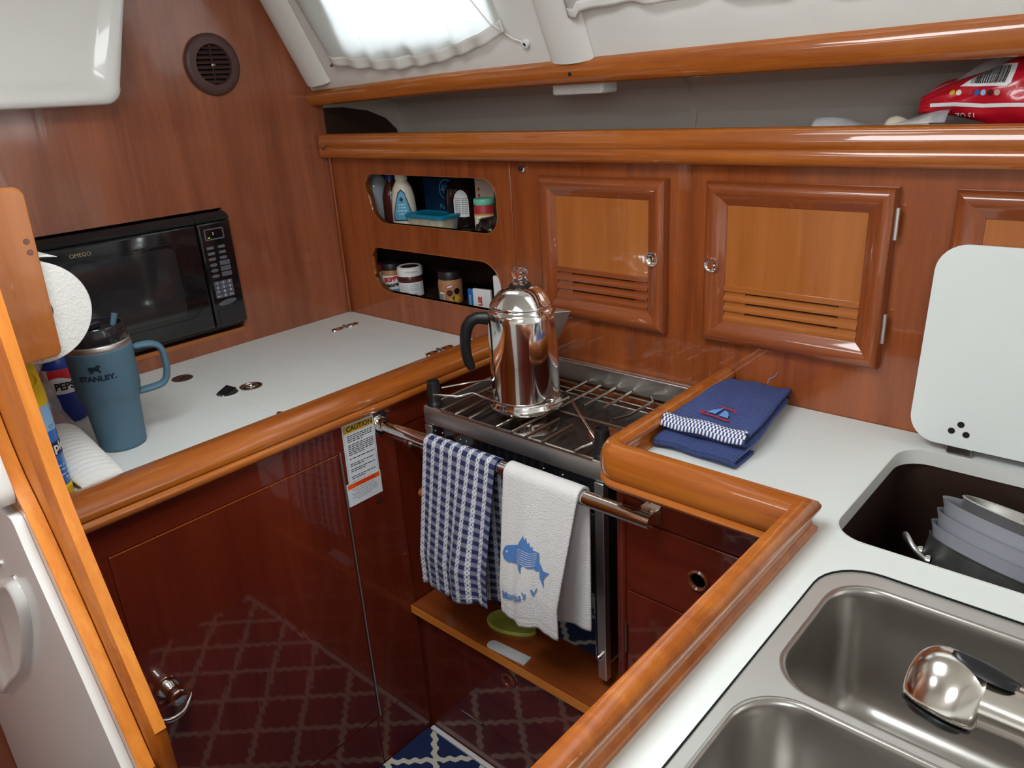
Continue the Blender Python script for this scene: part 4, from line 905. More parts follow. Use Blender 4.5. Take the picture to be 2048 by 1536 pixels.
ang = math.atan2(-.50, .866)
FT = F_cyl(TX, TY, CT+.150, rt, ang-.06)
text('lettering', 'STANLEY.', .0125, lambda a, b, c: FT(a, b-.004, c), MAT['navyprint'], t, bold=.0006, xs=1.15, thick=.0005, sub=1)
bear = [(-.010, .000), (-.009, .005), (-.011, .009), (-.009, .012), (-.004, .012), (.001, .0115), (.004, .014), (.009, .0145), (.010, .011), (.007, .009), (.008, .005), (.010, .001), (.007, .000), (.005, .003), (.002, .0045), (-.002, .004), (-.0035, .0005), (-.006, .0), (-.0065, .003), (-.008, .001)]
decal('emblem', bear, lambda a, b, c: FT(a, b+.006, .0005), MAT['navyprint'], t, maxlen=.005)

# ================================================================ paper towel holder (end plank) with its roll
HX = .572
t = thing('paper_towel_holder', 'wooden upright end plank of the paper towel holder at the left edge', 'holder', (HX, -.95, 1.16))
pk = [(-1.020, 1.408), (-.925, 1.4055), (-.9175, 1.402), (-.914, 1.395), (-.9215, 1.18), (-.923, 1.173), (-.929, 1.169), (-1.020, 1.166)]
o = plate('plank', [pk], F_left(HX), .018, W_PAN['z'], t, smooth=False); md = o.modifiers.new('b', 'BEVEL'); md.width = .003; md.segments = 3; md.limit_method = 'ANGLE'
for y, z in ((-.9275, 1.3335), (-.9265, 1.3185), (-.965, 1.338)): MB().lathe([(.0042, 0), (.0036, .0005), (.001, .0005)], mat=Matrix.Translation((HX+.018, y, z)) @ Matrix.Rotation(pi/2, 4, 'Y'), n=16).build('wood_plug', MAT['brownring'], t)
MB().tube([(.02, -.935, 1.235), (HX+.001, -.935, 1.235)], .008, 14).build('rod', W_PAN['x'], t)
rc = Vector((0, -.932, 1.230))
RMx = Matrix.Translation((0, rc.y, rc.z)) @ Matrix.Rotation(pi/2, 4, 'Y')
random.seed(3); mb = MB(); n = 90; rings = []
for r_, x in ((.021, .290), (.0720, .290), (.0738, .293), (.0738, .5605), (.0725, .5635), (.050, .5640), (.030, .5637), (.021, .5635)):
    rings.append([Vector((x+random.uniform(-.0002, .0002), rc.y+(r_*(1+.012*sin(3*a+1)))*cos(a), rc.z+(r_*(1+.012*sin(3*a+1)))*sin(a))) for a in [2*pi*i/n for i in range(n)]])
rings.append(rings[0]); rings[-1] = rings[0]
o = mb.rings(rings[:-1]+[[p.copy() for p in rings[0]]], cap0=False, cap1=False).build('paper_towel_roll', MAT['paper'], auto=50)
o['label'] = 'white paper towel roll hanging on the wooden holder in front of the microwave'; o['category'] = 'paper towel roll'; RR = o
MB().lathe([(.0208, .291), (.0208, .5632), (.0190, .5632), (.0190, .291)], mat=RMx, n=40, cap0=False, cap1=False).build('cardboard_core', MAT['papercore'], RR)
mb = MB(); mb.grid(lambda u, v: Vector((.30+.262*u, rc.y+(.0752+.010*v*v)*cos(radians(103-45*v)), rc.z+(.0752+.010*v*v)*sin(radians(103-45*v)))), 10, 10)
mb.build('loose_end', MAT['paper'], RR, solid=.001)

# ================================================================ companionway side: curved boards and white moulding
def crv(pts, sub=6):
    out = []
    for i in range(len(pts)-1):
        p0, p1, p2, p3 = pts[max(i-1, 0)], pts[i], pts[i+1], pts[min(i+2, len(pts)-1)]
        for k in range(sub):
            q = k/sub; out.append(tuple(.5*((2*p1[j])+(-p0[j]+p2[j])*q+(2*p0[j]-5*p1[j]+4*p2[j]-p3[j])*q*q+(-p0[j]+3*p1[j]-3*p2[j]+p3[j])*q**3) for j in (0, 1)))
    out.append(pts[-1]); return out
A = crv([(.818, 1.46), (.822, 1.320), (.827, 1.235), (.834, 1.153), (.850, 1.066), (.900, .924), (.957, .787)])+[(.958, .76), (.958, 0)]
F_y = lambda y: (lambda a, b, c: Vector((a, y-c, b)))
t = thing('companionway_board', 'curved orange varnished board edging the companionway on the left', 'board', (.8, -1.04, 0))
plate('board', [A+[(.0, 0), (.0, 1.46)]], F_y(-1.030), .024, W_ORG['z'], t, smooth=False)
mb = MB(); mb.rings([[Vector((x+.0002, -1.0298, z)), Vector((x+.0012, -1.0302, z)), Vector((x+.0012, -1.0438, z)), Vector((x+.0002, -1.0442, z))] for x, z in A[:-2]])
mb.build('edge_band', W_EDGE['z'], t, auto=60)
B = crv([(.710, 1.46), (.722, 1.24), (.751, 1.131), (.791, 1.094), (.826, 1.041), (.881, .928), (.962, .749), (.985, .60)])+[(.985, 0)]
B = crv([(.745, 1.46), (.752, 1.30), (.762, 1.18), (.786, 1.100), (.823, 1.041), (.881, .926), (.962, .749)])+[(.99, .69), (.99, 0)]
t = thing('step_side_board', 'narrow orange board in front of the curved companionway board', 'board', (.8, -1.06, 0))
plate('board', [B+[(.0, 0), (.0, 1.46)]], F_y(-1.0545), .0175, W_ORG['z'], t, smooth=False)
mb = MB(); mb.rings([[Vector((x+.0002, -1.0546, z)), Vector((x+.0012, -1.055, z)), Vector((x+.0012, -1.0715, z)), Vector((x+.0002, -1.0719, z))] for x, z in B[:-2]])
mb.build('edge_band', W_EDGE['z'], t, auto=60)
Wp = crv([(.775, 1.048), (.7935, 1.050), (.8045, 1.044), (.822, 1.000), (.872, .898), (.944, .742)])+[(.99, .64), (.99, .0)]
t = thing('step_moulding', 'white gelcoat step moulding at the lower left corner with screws and a grab lip', 'step moulding', (.5, -1.08, 0))
o = plate('panel', [Wp+[(.02, 0), (.02, 1.048)]], F_y(-1.0722), .012, MAT['gel'], t, smooth=False); md = o.modifiers.new('b', 'BEVEL'); md.width = .003; md.segments = 3; md.limit_method = 'ANGLE'
U = [(.02, 1.46), (.745, 1.46), (.764, 1.24), (.788, 1.140), (.7995, 1.088)]+[(.7800+.0195*cos(radians(q)), 1.080+.0195*sin(radians(q))) for q in (0, -20, -40, -60, -80)]+[(.770, 1.0600), (.02, 1.0600)]
o = plate('upper_panel', [U], F_y(-1.0722), .020, MAT['gel'], t, smooth=False); md = o.modifiers.new('b', 'BEVEL'); md.width = .005; md.segments = 3; md.limit_method = 'ANGLE'
for x, z in ((.706, .926), (.655, .930)): MB().lathe([(.0068, 0), (.0062, .002), (.004, .0022), (.0028, .0008), (.001, .0008)], mat=FR(x, -1.0843, z), n=24).build('screw', MAT['steel'], t)
def sc_(lp, k): cx = sum(p[0] for p in lp)/len(lp); cz = sum(p[1] for p in lp)/len(lp); return [(cx+(x-cx)*k, cz+(z-cz)*k) for x, z in lp]
mb = MB(); out = crv([(.30, .50), (.44, .605), (.569, .700), (.655, .785), (.715, .860), (.735, .905), (.715, .928), (.660, .905), (.56, .86), (.30, .74), (.24, .60)], 5)
mb.rings([[Vector((x, -1.0843, z)) for x, z in sc_(out, 1.0)], [Vector((x, -1.0905, z)) for x, z in sc_(out, .985)], [Vector((x, -1.0960, z)) for x, z in sc_(out, .95)], [Vector((x, -1.0965, z)) for x, z in sc_(out, .90)], [Vector((x, -1.092, z)) for x, z in sc_(out, .84)], [Vector((x, -1.086, z)) for x, z in sc_(out, .80)]])
mb.build('grab_lip', MAT['gel'], t, auto=70)

# ================================================================ things in the left corner of the worktop
CX, CY = .492, -.958
t = thing('spray_can', 'blue spray can with a yellow cap standing beside the curved board', 'spray can', (CX, CY, CT))
MB().lathe([(.0225, 0), (.0240, .002), (.0240, .162), (.0225, .166)], (CX, CY, CT+.0003), 40).build('can', MAT['canblue'], t)
MB().lathe([(.0246, .160), (.0246, .176), (.0225, .200), (.0205, .222), (.0165, .231), (.0080, .234), (.001, .234)], (CX, CY, CT), 40).build('cap', MAT['yellow'], t)
MB().lathe([(.011, 0), (.0125, .0014), (.0105, .003), (.009, .0006), (.001, .0006)], mat=Matrix.Translation((CX+.0185, CY+.003, CT+.203)) @ Matrix.Rotation(pi/2-.15, 4, 'Y'), n=24).build('nozzle', MAT['yellow'], t)
FC = F_cyl(CX, CY, CT, .0240, .20)
patch('label', -.050, .050, .118, .160, FC, MAT['lightblue'], t); patch('label', -.050, .050, .002, .024, FC, MAT['yellow'], t)
patch('label', -.004, .034, .076, .098, FC, MAT['navyprint'], t)
text('lettering', 'ple', .020, lambda a, b, c: FC(a+.015, b+.089, .0009), MAT['whitep'], t, bold=.0006, sub=1)
text('lettering', 'CT', .008, lambda a, b, c: FC(a+.010, b+.124, .0009), MAT['navyprint'], t, sub=1)
lines('small_print', [(-.004, .026, .058), (-.004, .022, .051), (-.002, .026, .042), (0, .024, .036)], lambda a, b, c: FC(a, b, .0009), MAT['lightblue'], t, h=.0026)
decal('logo', [(.012+.009*cos(q), .012+.007*sin(q)) for q in [2*pi*i/18 for i in range(18)]], lambda a, b, c: FC(a, b, .0009), MAT['mustard'], t, maxlen=.004)
# cola bottle
QX, QY = .150, -.812
t = thing('cola_bottle', 'blue cola bottle with red and white label standing against the bulkhead behind the tumbler', 'bottle', (QX, QY, CT))
MB().lathe([(.0270, 0), (.0300, .004), (.0305, .02), (.0295, .04), (.0305, .05), (.0305, .112), (.026, .128), (.0150, .144), (.0135, .150)], (QX, QY, CT+.0003), 40).build('body', MAT['colablue'], t)
MB().lathe([(.0145, .149), (.0148, .164), (.0135, .166), (.001, .166)], (QX, QY, CT), 28).build('cap', MAT['colablue'], t)
FQ = F_cyl(QX, QY, CT, .0308, -.10)
patch('label', -.055, .055, .062, .112, FQ, MAT['whitep'], t)
decal('label_red', [(-.030, .090)]+[(-.030+.006*i, .092+.005*sin(i*.55)) for i in range(11)]+[(.030, .112), (-.030, .112)], lambda a, b, c: FQ(a, b, .0010), MAT['colared'], t)
text('lettering', 'PEPSI', .0200, lambda a, b, c: FQ(a-.001, b+.077, .0012), MAT['blackp'], t, bold=.0008, sub=1, xs=.92)
# bag with red packet
t = thing('plastic_bag', 'crumpled clear plastic bag slumped around a red packet between can and tumbler', 'bag', (.27, -.89, CT))
random.seed(11)
mb = MB(); R = []; nn = 40
for k in range(15):
    z = .001+.160*(k/14); wv = [.050, .056, .055, .052, .048, .044, .040, .036, .032, .030, .030, .033, .036, .034, .026][k]
    cxx = .278-.060*(k/14); cyy = -.893+.006*sin(k)
    R.append([Vector((cxx+(wv*1.15*(1+.10*sin(5*a+k*.9)+.06*sin(11*a-k*1.7)+random.uniform(-.05, .05)))*cos(a)*.70, cyy+(wv*(1+.10*sin(4*a-k*.7)+random.uniform(-.05, .05)))*sin(a)*.92, CT+z+.004*sin(3*a+k))) for a in [2*pi*i/nn for i in range(nn)]])
for p in R[0]: p.z = CT+.0006
mb.rings(R, cap0=False, cap1=False).build('film', MAT['clear'], t, auto=25)
mb = MB(); R = []
for k in range(10):
    q = k/9; wd = .030*(1-.5*q); R.append([Vector((.300-.055*q+wd*.5*cos(a)+.003*sin(7*a+k), -.882-.012*q+wd*sin(a)*(1+.12*sin(3*a+k)), CT+.004+.095*q)) for a in [2*pi*i/20 for i in range(20)]])
mb.rings(R); tag(mb.build('red_packet', MAT['redfood'], auto=40), 'red packet seen inside the clear plastic bag', 'packet')
# lying paper towel bundle, tapering towards the edge rail
mb = MB(); R = []
for k in range(64):
    q = k/63; x = .362+.155*q; hh = .060*(1-q)**.75+.011; ww = .045*(1-.25*q)
    R.append([Vector((x, -.905+.012*q+ww*cos(a)*(1+.01*sin(9*q)), CT+.0008+max(0, (hh+.0009*sin(95*q+2*a))*(.5+.5*sin(a))))) for a in [2*pi*i/48 for i in range(48)]])
tag(mb.rings(R).build('paper_towel', MAT['paper'], auto=60), 'white ribbed paper towel bundle lying on the worktop behind the edge rail', 'paper towel')

# ================================================================ upper niche
UZ = 1.1682
def simple(nm, lab, cat, x, y, z, body, mat, cap=None, capmat=None, capname='cap', n=40):
    t = thing(nm, lab, cat, (x, y, z)); MB().lathe(body, (x, y, z+.0003), n).build('body', mat, t)
    if cap: MB().lathe(cap, (x, y, z), n).build(capname, capmat, t)
    return t
def FN(x, y, r, z=UZ): return F_cyl(x, y, z, r, -pi/2+math.atan2(1.784-x, 1.26+y)*.85)
simple('glass_jar', 'large clear glass jar at the left end of the upper niche', 'jar', .082, .072, UZ, [(.034, 0), (.039, .004), (.040, .02), (.040, .095), (.034, .112), (.026, .122), (.026, .130), (.024, .130), (.024, .121), (.032, .110), (.038, .094), (.038, .01), (.002, .008)], MAT['jarglass'])
simple('sauce_bottle', 'dark brown sauce bottle between the glass jar and the cream bottle', 'bottle', .148, .075, UZ, [(.022, 0), (.025, .004), (.025, .07), (.020, .092), (.010, .108), (.010, .118)], MAT['brownbot'], [(.012, .115), (.012, .135), (.001, .136)], MAT['colablue'])
# cream dressing bottle with triangular label
t = thing('dressing_bottle', 'cream coloured bottle with a light blue triangular label in the upper niche', 'bottle', (.222, .052, UZ))
mb = MB(); R = []
for r_, z in ((.028, 0), (.032, .004), (.032, .045), (.030, .075), (.025, .098), (.018, .112), (.014, .118), (.014, .122)):
    R.append([Vector((.222+r_*1.05*cos(a), .052+r_*.95*sin(a), UZ+.0003+z)) for a in [2*pi*i/40 for i in range(40)]])
mb.rings(R).build('body', MAT['cream'], t)
MB().lathe([(.0165, .119), (.0165, .1365), (.001, .137)], (.222, .052, UZ), 32).build('cap', MAT['cream'], t)
def FB(a, b, c):
    pr_ = ((0, .032), (.045, .032), (.075, .030), (.098, .025), (.112, .018)); r_ = .032
    for (z0, q0), (z1, q1) in zip(pr_, pr_[1:]):
        if z0 <= b <= z1: r_ = q0+(q1-q0)*(b-z0)/(z1-z0)
    q = -.92+a/r_; return Vector((.222+(r_*1.05+c)*cos(q), .052+(r_*.95+c)*sin(q), UZ+b))
tri = [(-.022, .022), (.022, .022), (.025, .030), (.008, .086), (0, .094), (-.008, .086), (-.025, .030)]
decal('label_border', [(a*1.16, .052+(b-.052)*1.10) for a, b in tri], lambda a, b, c: FB(a, b, .0006), MAT['navyprint'], t)
decal('label', tri, lambda a, b, c: FB(a, b, .0012), MAT['skblue'], t)
decal('label_leaf', [(0, .080), (-.005, .073), (0, .066), (.005, .073)], lambda a, b, c: FB(a, b, .0018), MAT['navyprint'], t)
lines('small_print', [(-.009, .008, .060), (-.010, .010, .053), (-.013, .012, .045), (-.010, .010, .037)], lambda a, b, c: FB(a, b, .0018), MAT['whitep'], t, h=.0018)
# blue box with 4C
t = thing('blue_box', 'dark blue box printed with a round 4C mark behind the bottles', 'box', (.32, .15, UZ))
MB().box(.200, .322, .145, .195, UZ+.0003, UZ+.150).build('carton', MAT['bluebox'], t, bevel=.001)
FBX = lambda a, b, c: Vector((.286+a, .1449-c, UZ+.085+b))
text('lettering', '4C', .034, FBX, MAT['skblue'], t)
plate('ring_mark', [[(.026*cos(2*pi*i/36), .026*sin(2*pi*i/36)) for i in range(36)], [(.0235*cos(2*pi*i/36), .0235*sin(2*pi*i/36)) for i in range(36)]], lambda a, b, c: FBX(a, b, c), .0004, MAT['skblue'], t, smooth=False)
text('lettering', 'Pure', .018, lambda a, b, c: FBX(a-.01, b-.045, c), MAT['skblue'], t)
# teal lid tub
t = thing('food_tub', 'clear tub of yellow pieces with a teal lid in the upper niche', 'container', (.32, .045, UZ))
def rr3(x0, x1, y0, y1, r, z): return [Vector((x, y, z)) for x, y in rrect(x0, x1, y0, y1, r, 5)]
MB().rings([rr3(.268, .388, .022, .082, .010, UZ+.0005), rr3(.262, .394, .018, .086, .012, UZ+.034)], cap1=False).build('tub', MAT['tub'], t)
MB().rings([rr3(.258, .398, .015, .089, .013, UZ+.032), rr3(.257, .399, .014, .090, .013, UZ+.038), rr3(.262, .394, .018, .086, .011, UZ+.041), rr3(.268, .388, .024, .080, .011, UZ+.038)]).build('lid', MAT['teal'], t)
for i, (x, w_) in enumerate(((.283, .026), (.318, .024), (.346, .018), (.370, .022))):
    MB().box(x-w_/2, x+w_/2, .028, .074, UZ+.002, UZ+.026+.003*(i % 2), None).build('food_piece', MAT['cheese'], t, bevel=.004)
# syrup bottle
t = thing('syrup_bottle', 'dark round shouldered syrup bottle with a white arched label in the upper niche', 'bottle', (.372, .108, UZ))
mb = MB(); R = []
for r_, z in ((.034, 0), (.038, .004), (.038, .07), (.035, .092), (.026, .110), (.015, .119), (.013, .124)):
    R.append([Vector((.372+r_*1.16*cos(a), .108+r_*.795*sin(a), UZ+.0003+z)) for a in [2*pi*i/40 for i in range(40)]])
mb.rings(R).build('body', MAT['darkbrown'], t)
MB().lathe([(.015, .122), (.015, .138), (.001, .139)], (.372, .108, UZ), 28).build('cap', MAT['black'], t)
def FSY(a, b, c): q = -.86+a/.040; return Vector((.372+(.0441+c)*cos(q), .108+(.0302+c)*sin(q), UZ+b))
arch = [(-.020, .030), (.020, .030), (.020, .070), (.016, .084), (.008, .093), (0, .096), (-.008, .093), (-.016, .084), (-.020, .070)]
decal('label', arch, lambda a, b, c: FSY(a, b, .0008), MAT['whitep'], t)
lines('small_print', [(-.016, -.002, .075-.005*i) for i in range(8)]+[(.001, .017, .074-.0045*i) for i in range(9)], lambda a, b, c: FSY(a, b, .0016), MAT['blackp'], t, h=.0014)
# tea box beige and purple
t = thing('tea_box', 'beige and purple carton with a small white badge at the right of the upper niche', 'box', (.50, .10, UZ))
MB().box(.452, .560, .085, .130, UZ+.060, UZ+.155).build('beige_carton', MAT['tea'], t, bevel=.0008)
MB().box(.452, .560, .085, .130, UZ+.0003, UZ+.0598).build('purple_base', MAT['purple'], t, bevel=.0008)
lines('small_print', [(.478, .520, UZ+.125-.006*i) for i in range(5)], lambda a, b, c: Vector((a, .0848-c, b)), MAT['greyprint'], t, h=.0012)
lines('small_print', [(.456, .482, UZ+.048-.004*i) for i in range(3)], lambda a, b, c: Vector((a, .0848-c, b)), MAT['whitep'], t, h=.0010)
plate('badge', [rrect(.470, .484, UZ+.018, UZ+.034, .003)], lambda a, b, c: Vector((a, .0848-c, b)), .0004, MAT['whitep'], t, smooth=False)
for dz in (.070, .085, .100): MB().lathe([(.004, 0), (.001, .0006)], mat=FR(.464, .0849, UZ+dz), n=14).build('picture_dot', MAT['redfood'], t)
# green lid jar
t = simple('relish_jar', 'jar of red contents with a green lid at the right of the upper niche', 'jar', .512, .050, UZ, [(.022, 0), (.0245, .003), (.0245, .066), (.021, .073)], MAT['redfood'], [(.0235, .072), (.0245, .075), (.0245, .083), (.0225, .086), (.001, .086)], MAT['greenlid'], 'lid')
FG = FN(.512, .050, .0246); patch('label', -.028, .028, .006, .048, FG, MAT['cream'], t); patch('label', -.028, .028, .048, .052, FG, MAT['amber'], t)
lines('small_print', [(-.014, .012, .040), (-.014, .014, .034)], lambda a, b, c: FG(a, b, .0010), MAT['blackp'], t, h=.002)
# black pouch
mb = MB(); mb.grid(lambda u, v: Vector((.508+.072*u, .018+.012*v-.010*sin(pi*u)*sin(pi*v)+.002*sin(13*u+9*v), UZ+.0012+(.040+.012*u)*v)), 16, 12)
t = mb.build('snack_pouch', MAT['darkbrown'], solid=.002); tag(t, 'small shiny black pouch in front of the green lidded jar', 'pouch')
tag(MB().box(.566, .590, .028, .070, UZ+.0003, UZ+.108).build('black_carton', MAT['black'], bevel=.002), 'narrow black carton at the right end of the upper niche', 'box')

# ================================================================ lower niche
LZ = .9802
t = simple('seasoning_bottle', 'white seasoning bottle with a red cap at the left end of the lower niche', 'bottle', .082, .050, LZ, [(.019, 0), (.021, .003), (.021, .052), (.017, .058)], MAT['white'], [(.0185, .056), (.019, .073), (.017, .076), (.001, .076)], MAT['redlid'])
FG = FN(.082, .05, .0212, LZ); lines('small_print', [(-.012, .014, .040-.006*i) for i in range(5)], lambda a, b, c: FG(a, b, .0008), MAT['blackp'], t, h=.002)
t = simple('peanut_butter_jar', 'peanut butter jar with SKIPPY Natural label in the lower niche', 'jar', .133, .058, LZ, [(.026, 0), (.029, .003), (.029, .056), (.025, .066)], MAT['pb'], [(.0265, .065), (.027, .080), (.025, .083), (.001, .083)], MAT['brownlid'], 'lid')
FG = FN(.133, .058, .0292, LZ); patch('label', -.034, .034, .010, .052, FG, MAT['whitep'], t); patch('label', -.034, .034, .006, .014, FG, MAT['skblue'], t)
text('lettering', 'SKIPPY', .0165, lambda a, b, c: FG(a, b+.041+.12*a, .0010), MAT['red'], t, bold=.0010, sub=1, xs=.9)
text('lettering', 'Natural', .0150, lambda a, b, c: FG(a, b+.026+.12*a, .0010), MAT['blackp'], t, bold=.0008, sub=1, xs=.9)
t = simple('jam_jar', 'jam jar with a wide white lid and white label in the lower niche', 'jar', .217, .052, LZ, [(.029, 0), (.033, .003), (.0335, .050), (.031, .060)], MAT['brownbot'], [(.0340, .060), (.0345, .064), (.0340, .081), (.030, .084), (.026, .082), (.001, .082)], MAT['white'], 'lid')
MB().lathe([(.024, .0822), (.001, .0824)], (.217, .052, LZ), 28).build('lid_picture', MAT['brownbot'], t)
FG = FN(.217, .052, .0336, LZ); patch('label', -.040, .045, .006, .044, FG, MAT['whitep'], t)
lines('small_print', [(-.024, -.004, .038-.005*i) for i in range(5)]+[(.0, .024, .038-.005*i) for i in range(4)]+[(.010, .020, .012), (.010, .020, .015)], lambda a, b, c: FG(a, b, .0010), MAT['greyprint'], t, h=.0014)
FL = FN(.217, .052, .0346, LZ); text('lettering', 'M 2 A22MX', .0065, lambda a, b, c: FL(a+.008, b+.072, .0006), MAT['greyprint'], t, sub=1)
t = simple('spread_jar', 'brown spread jar with a dark lid and food pictures in the lower niche', 'jar', .362, .060, LZ, [(.028, 0), (.031, .003), (.0315, .055), (.029, .064)], MAT['spread'], [(.0285, .064), (.029, .082), (.027, .085), (.001, .085)], MAT['brownlid'], 'lid')
FG = FN(.362, .060, .0317, LZ)
patch('barcode', -.030, -.014, .006, .034, FG, MAT['whitep'], t)
mb = MB()
for i in range(8): a0 = -.0285+.0017*i; mb.grid(lambda u, v: FG(a0+.0009*u, .010+.020*v, .0009), 1, 2)
mb.build('barcode_bars', MAT['blackp'], t)
decal('label_mark', [(-.008, .044), (.010, .047), (.011, .054), (-.007, .051)], lambda a, b, c: FG(a, b, .0009), MAT['red'], t); decal('label_mark', [(-.006, .0455), (.0085, .048), (.0095, .0525), (-.005, .050)], lambda a, b, c: FG(a, b, .0014), MAT['whitep'], t)
for a0, b0, r_, mm in ((.000, .033, .008, 'brownbot'), (.020, .036, .008, 'darkbrown'), (.003, .014, .007, 'amber'), (.020, .016, .009, 'mustard'), (.012, .018, .005, 'blackp')):
    decal('label_picture', [(a0+r_*cos(q), b0+r_*sin(q)) for q in [2*pi*i/16 for i in range(16)]], lambda a, b, c: FG(a, b, .0009+a0*.01), MAT[mm], t, maxlen=.005)
t = thing('drink_packet', 'white packet with blue side band and red lettering in the lower niche', 'packet', (.48, .045, LZ))
MB().box(-.0350, -.0190, -.004, .004, 0, .054, Matrix.Translation((.488, .038, LZ+.0003)) @ Matrix.Rotation(.12, 4, 'Z')).build('blue_band', MAT['packblue'], t, bevel=.0015)
MB().box(-.0188, .0350, -.004, .004, 0, .056, Matrix.Translation((.488, .038, LZ+.0003)) @ Matrix.Rotation(.12, 4, 'Z')).build('front', MAT['whitep'], t, bevel=.0015)
PMx = Matrix.Translation((.488, .038, LZ+.0003)) @ Matrix.Rotation(.12, 4, 'Z')
text('lettering', 'LEE', .015, lambda a, b, c: PMx @ Vector((.004-b, -.0042-c, .026+a)), MAT['red'], t, bold=.0008)
lines('small_print', [(.010, .040, -.0255), (.010, .040, -.0285)], lambda a, b, c: PMx @ Vector((b, -.0042-c, a)), MAT['whitep'], t, h=.0010)
tag(MB().box(.552, .600, .020, .050, LZ+.0003, LZ+.100).build('white_carton', MAT['whitep'], bevel=.003), 'white carton edge at the right end of the lower niche', 'box')

# ================================================================ folded blue towel
t = thing('folded_towel', 'folded blue waffle towel with a sailboat and gingham trim on the right worktop', 'towel', (1.25, -.13, CR))
def T(a, b, c):   # a across 0..1, b along 0(front)..1(back)
    xl = 1.176+(-.012)*b; xr = 1.333-.030*b+.004*sin(4*b); yl = -.258+.246*b; yr = -.254+.246*b
    return Vector((xl+(xr-xl)*a, yl+(yr-yl)*a, CR+c))
def layer(nm, b0, b1, c0, c1, mat, nu=26, nv=34, off=0, wav=.002, par=None, fold=0, ax=0, aw=1):
    mb = MB()
    def f(u, v):
        b = b0+(b1-b0)*v; c = c0+(c1-c0)*v+wav*sin(9*u+5*v+off)+wav*.7*sin(17*v+off*2)
        c -= .008*max(0, (abs(u-.5)-.42)/.08)**2*.8
        return T(ax+aw*u, b, max(c, .0035))
    mb.grid(f, nu, nv, lambda u, v: ((ax+aw*u)*1.0, (b0+(b1-b0)*v)*1.6)); return mb.build(nm, mat, par, solid=.005, auto=180)
# lower fold loop
mb = MB(); prof_ = [(.15, .004), (.05, .004), (-.06, .005), (-.115, .008), (-.125, .0125), (-.115, .017), (-.06, .0185), (.05, .019), (.98, .020)]
def loopf(pr_, wob):
    def f(u, v):
        i = v*(len(pr_)-1); k = int(min(i, len(pr_)-2)); q = i-k; b = pr_[k][0]*(1-q)+pr_[k+1][0]*q; c = pr_[k][1]*(1-q)+pr_[k+1][1]*q
        return T(.05+.90*u+.01*sin(8*b), b+.012*sin(5*u+wob)*(1 if b < .1 else 0), c+.0015*sin(11*u+7*b+wob))
    return f
mb.grid(loopf(prof_, 0), 28, 60, lambda u, v: (u*.9, v*2.2)); mb.build('lower_fold', MAT['terry'], t, solid=.0045, auto=180)
prof2 = [(.9, .0245), (.3, .0245), (.06, .0240), (.005, .0265), (-.002, .031), (.008, .0355), (.05, .0385), (.3, .0395), (.7, .0385), (.96, .0345), (1.0, .0290), (.985, .0245)]
mb = MB(); mb.grid(loopf(prof2, 2), 30, 90, lambda u, v: (u*1.0, v*3.2)); mb.build('upper_fold', MAT['terry'], t, solid=.0045, auto=180)
mb = MB(); mb.grid(lambda u, v: T(.046+.908*u, -.030+.076*v, .0478-.016*(1-v)**3+.0015*sin(11*u+.4+2)), 30, 10, lambda u, v: (u*1.0, v*.10)); mb.build('gingham_trim', MAT['gingham'], t, solid=.0018, auto=180)
def FTW(a, b, c):
    a *= 1.28; b *= 1.28
    return T(.50+a/.155, .19+b/.25, .0445+c+.0015*sin(11*((.50+a/.155-.05)/.9)+7*(.19+b/.25)+2))
decal('sail', [(-.014, .004), (-.002, .004), (-.001, .030), (-.006, .020)], lambda a, b, c: FTW(a, b, c), MAT['sail'], t)
decal('sail', [(.003, .003), (.015, .003), (.012, .014), (.007, .022), (.003, .024)], lambda a, b, c: FTW(a, b, c), MAT['sail'], t)
decal('boat_outline', [(-.022, .000), (.022, -.002), (.018, -.006), (-.016, -.004)], lambda a, b, c: FTW(a, b, c), MAT['redthread'], t)
decal('boat_outline', [(-.008, .030), (.012, .028), (.018, .022), (.019, .0235), (.013, .031), (-.008, .033)], lambda a, b, c: FTW(a, b, c), MAT['redthread'], t)
decal('boat_outline', [(-.024, .004), (-.017, .007), (-.016, .004), (-.020, -.002)], lambda a, b, c: FTW(a, b, c), MAT['redthread'], t)
MB().tube([T(.66, .95, .041), T(.65, .985, .046), T(.72, 1.02, .050), T(.74, 1.05, .060)], .0005, 6).build('loose_thread', MAT['sail'], t)

# ================================================================ pans in the locker
KC = Vector((1.688, -.190, .862)); KN = Vector((.15, .40, .90)).normalized()
KM = Matrix.Translation(KC) @ Vector((0, 0, 1)).rotation_difference(KN).to_matrix().to_4x4()
t = thing('stock_pot', 'dull aluminium stock pot with looped side handles standing in the locker', 'pot', (1.67, -.25, .69))
MB().lathe([(.080, -.165), (.098, -.158), (.103, -.145), (.1080, -.012), (.1100, -.008), (.1065, -.009), (.101, -.145), (.095, -.153), (.001, -.155)], n=72, mat=KM).build('body', MAT['alum'], t, auto=50)
d = Vector((cos(3.5), sin(3.5), 0)); s_ = Vector((-sin(3.5), cos(3.5), 0)); b0 = Vector((0, 0, -.040))
hp_ = [b0+d*.107-s_*.026, b0+d*.116-s_*.027+Vector((0, 0, .003)), b0+d*.128-s_*.023+Vector((0, 0, .010)), b0+d*.136-s_*.010+Vector((0, 0, .018)), b0+d*.136+s_*.010+Vector((0, 0, .018)), b0+d*.128+s_*.023+Vector((0, 0, .010)), b0+d*.116+s_*.027+Vector((0, 0, .003)), b0+d*.107+s_*.026]
MB().tube([KM @ Vector(q_) for q_ in crv3(hp_)], .0038, 12).build('handle', MAT['steel'], t, auto=80)
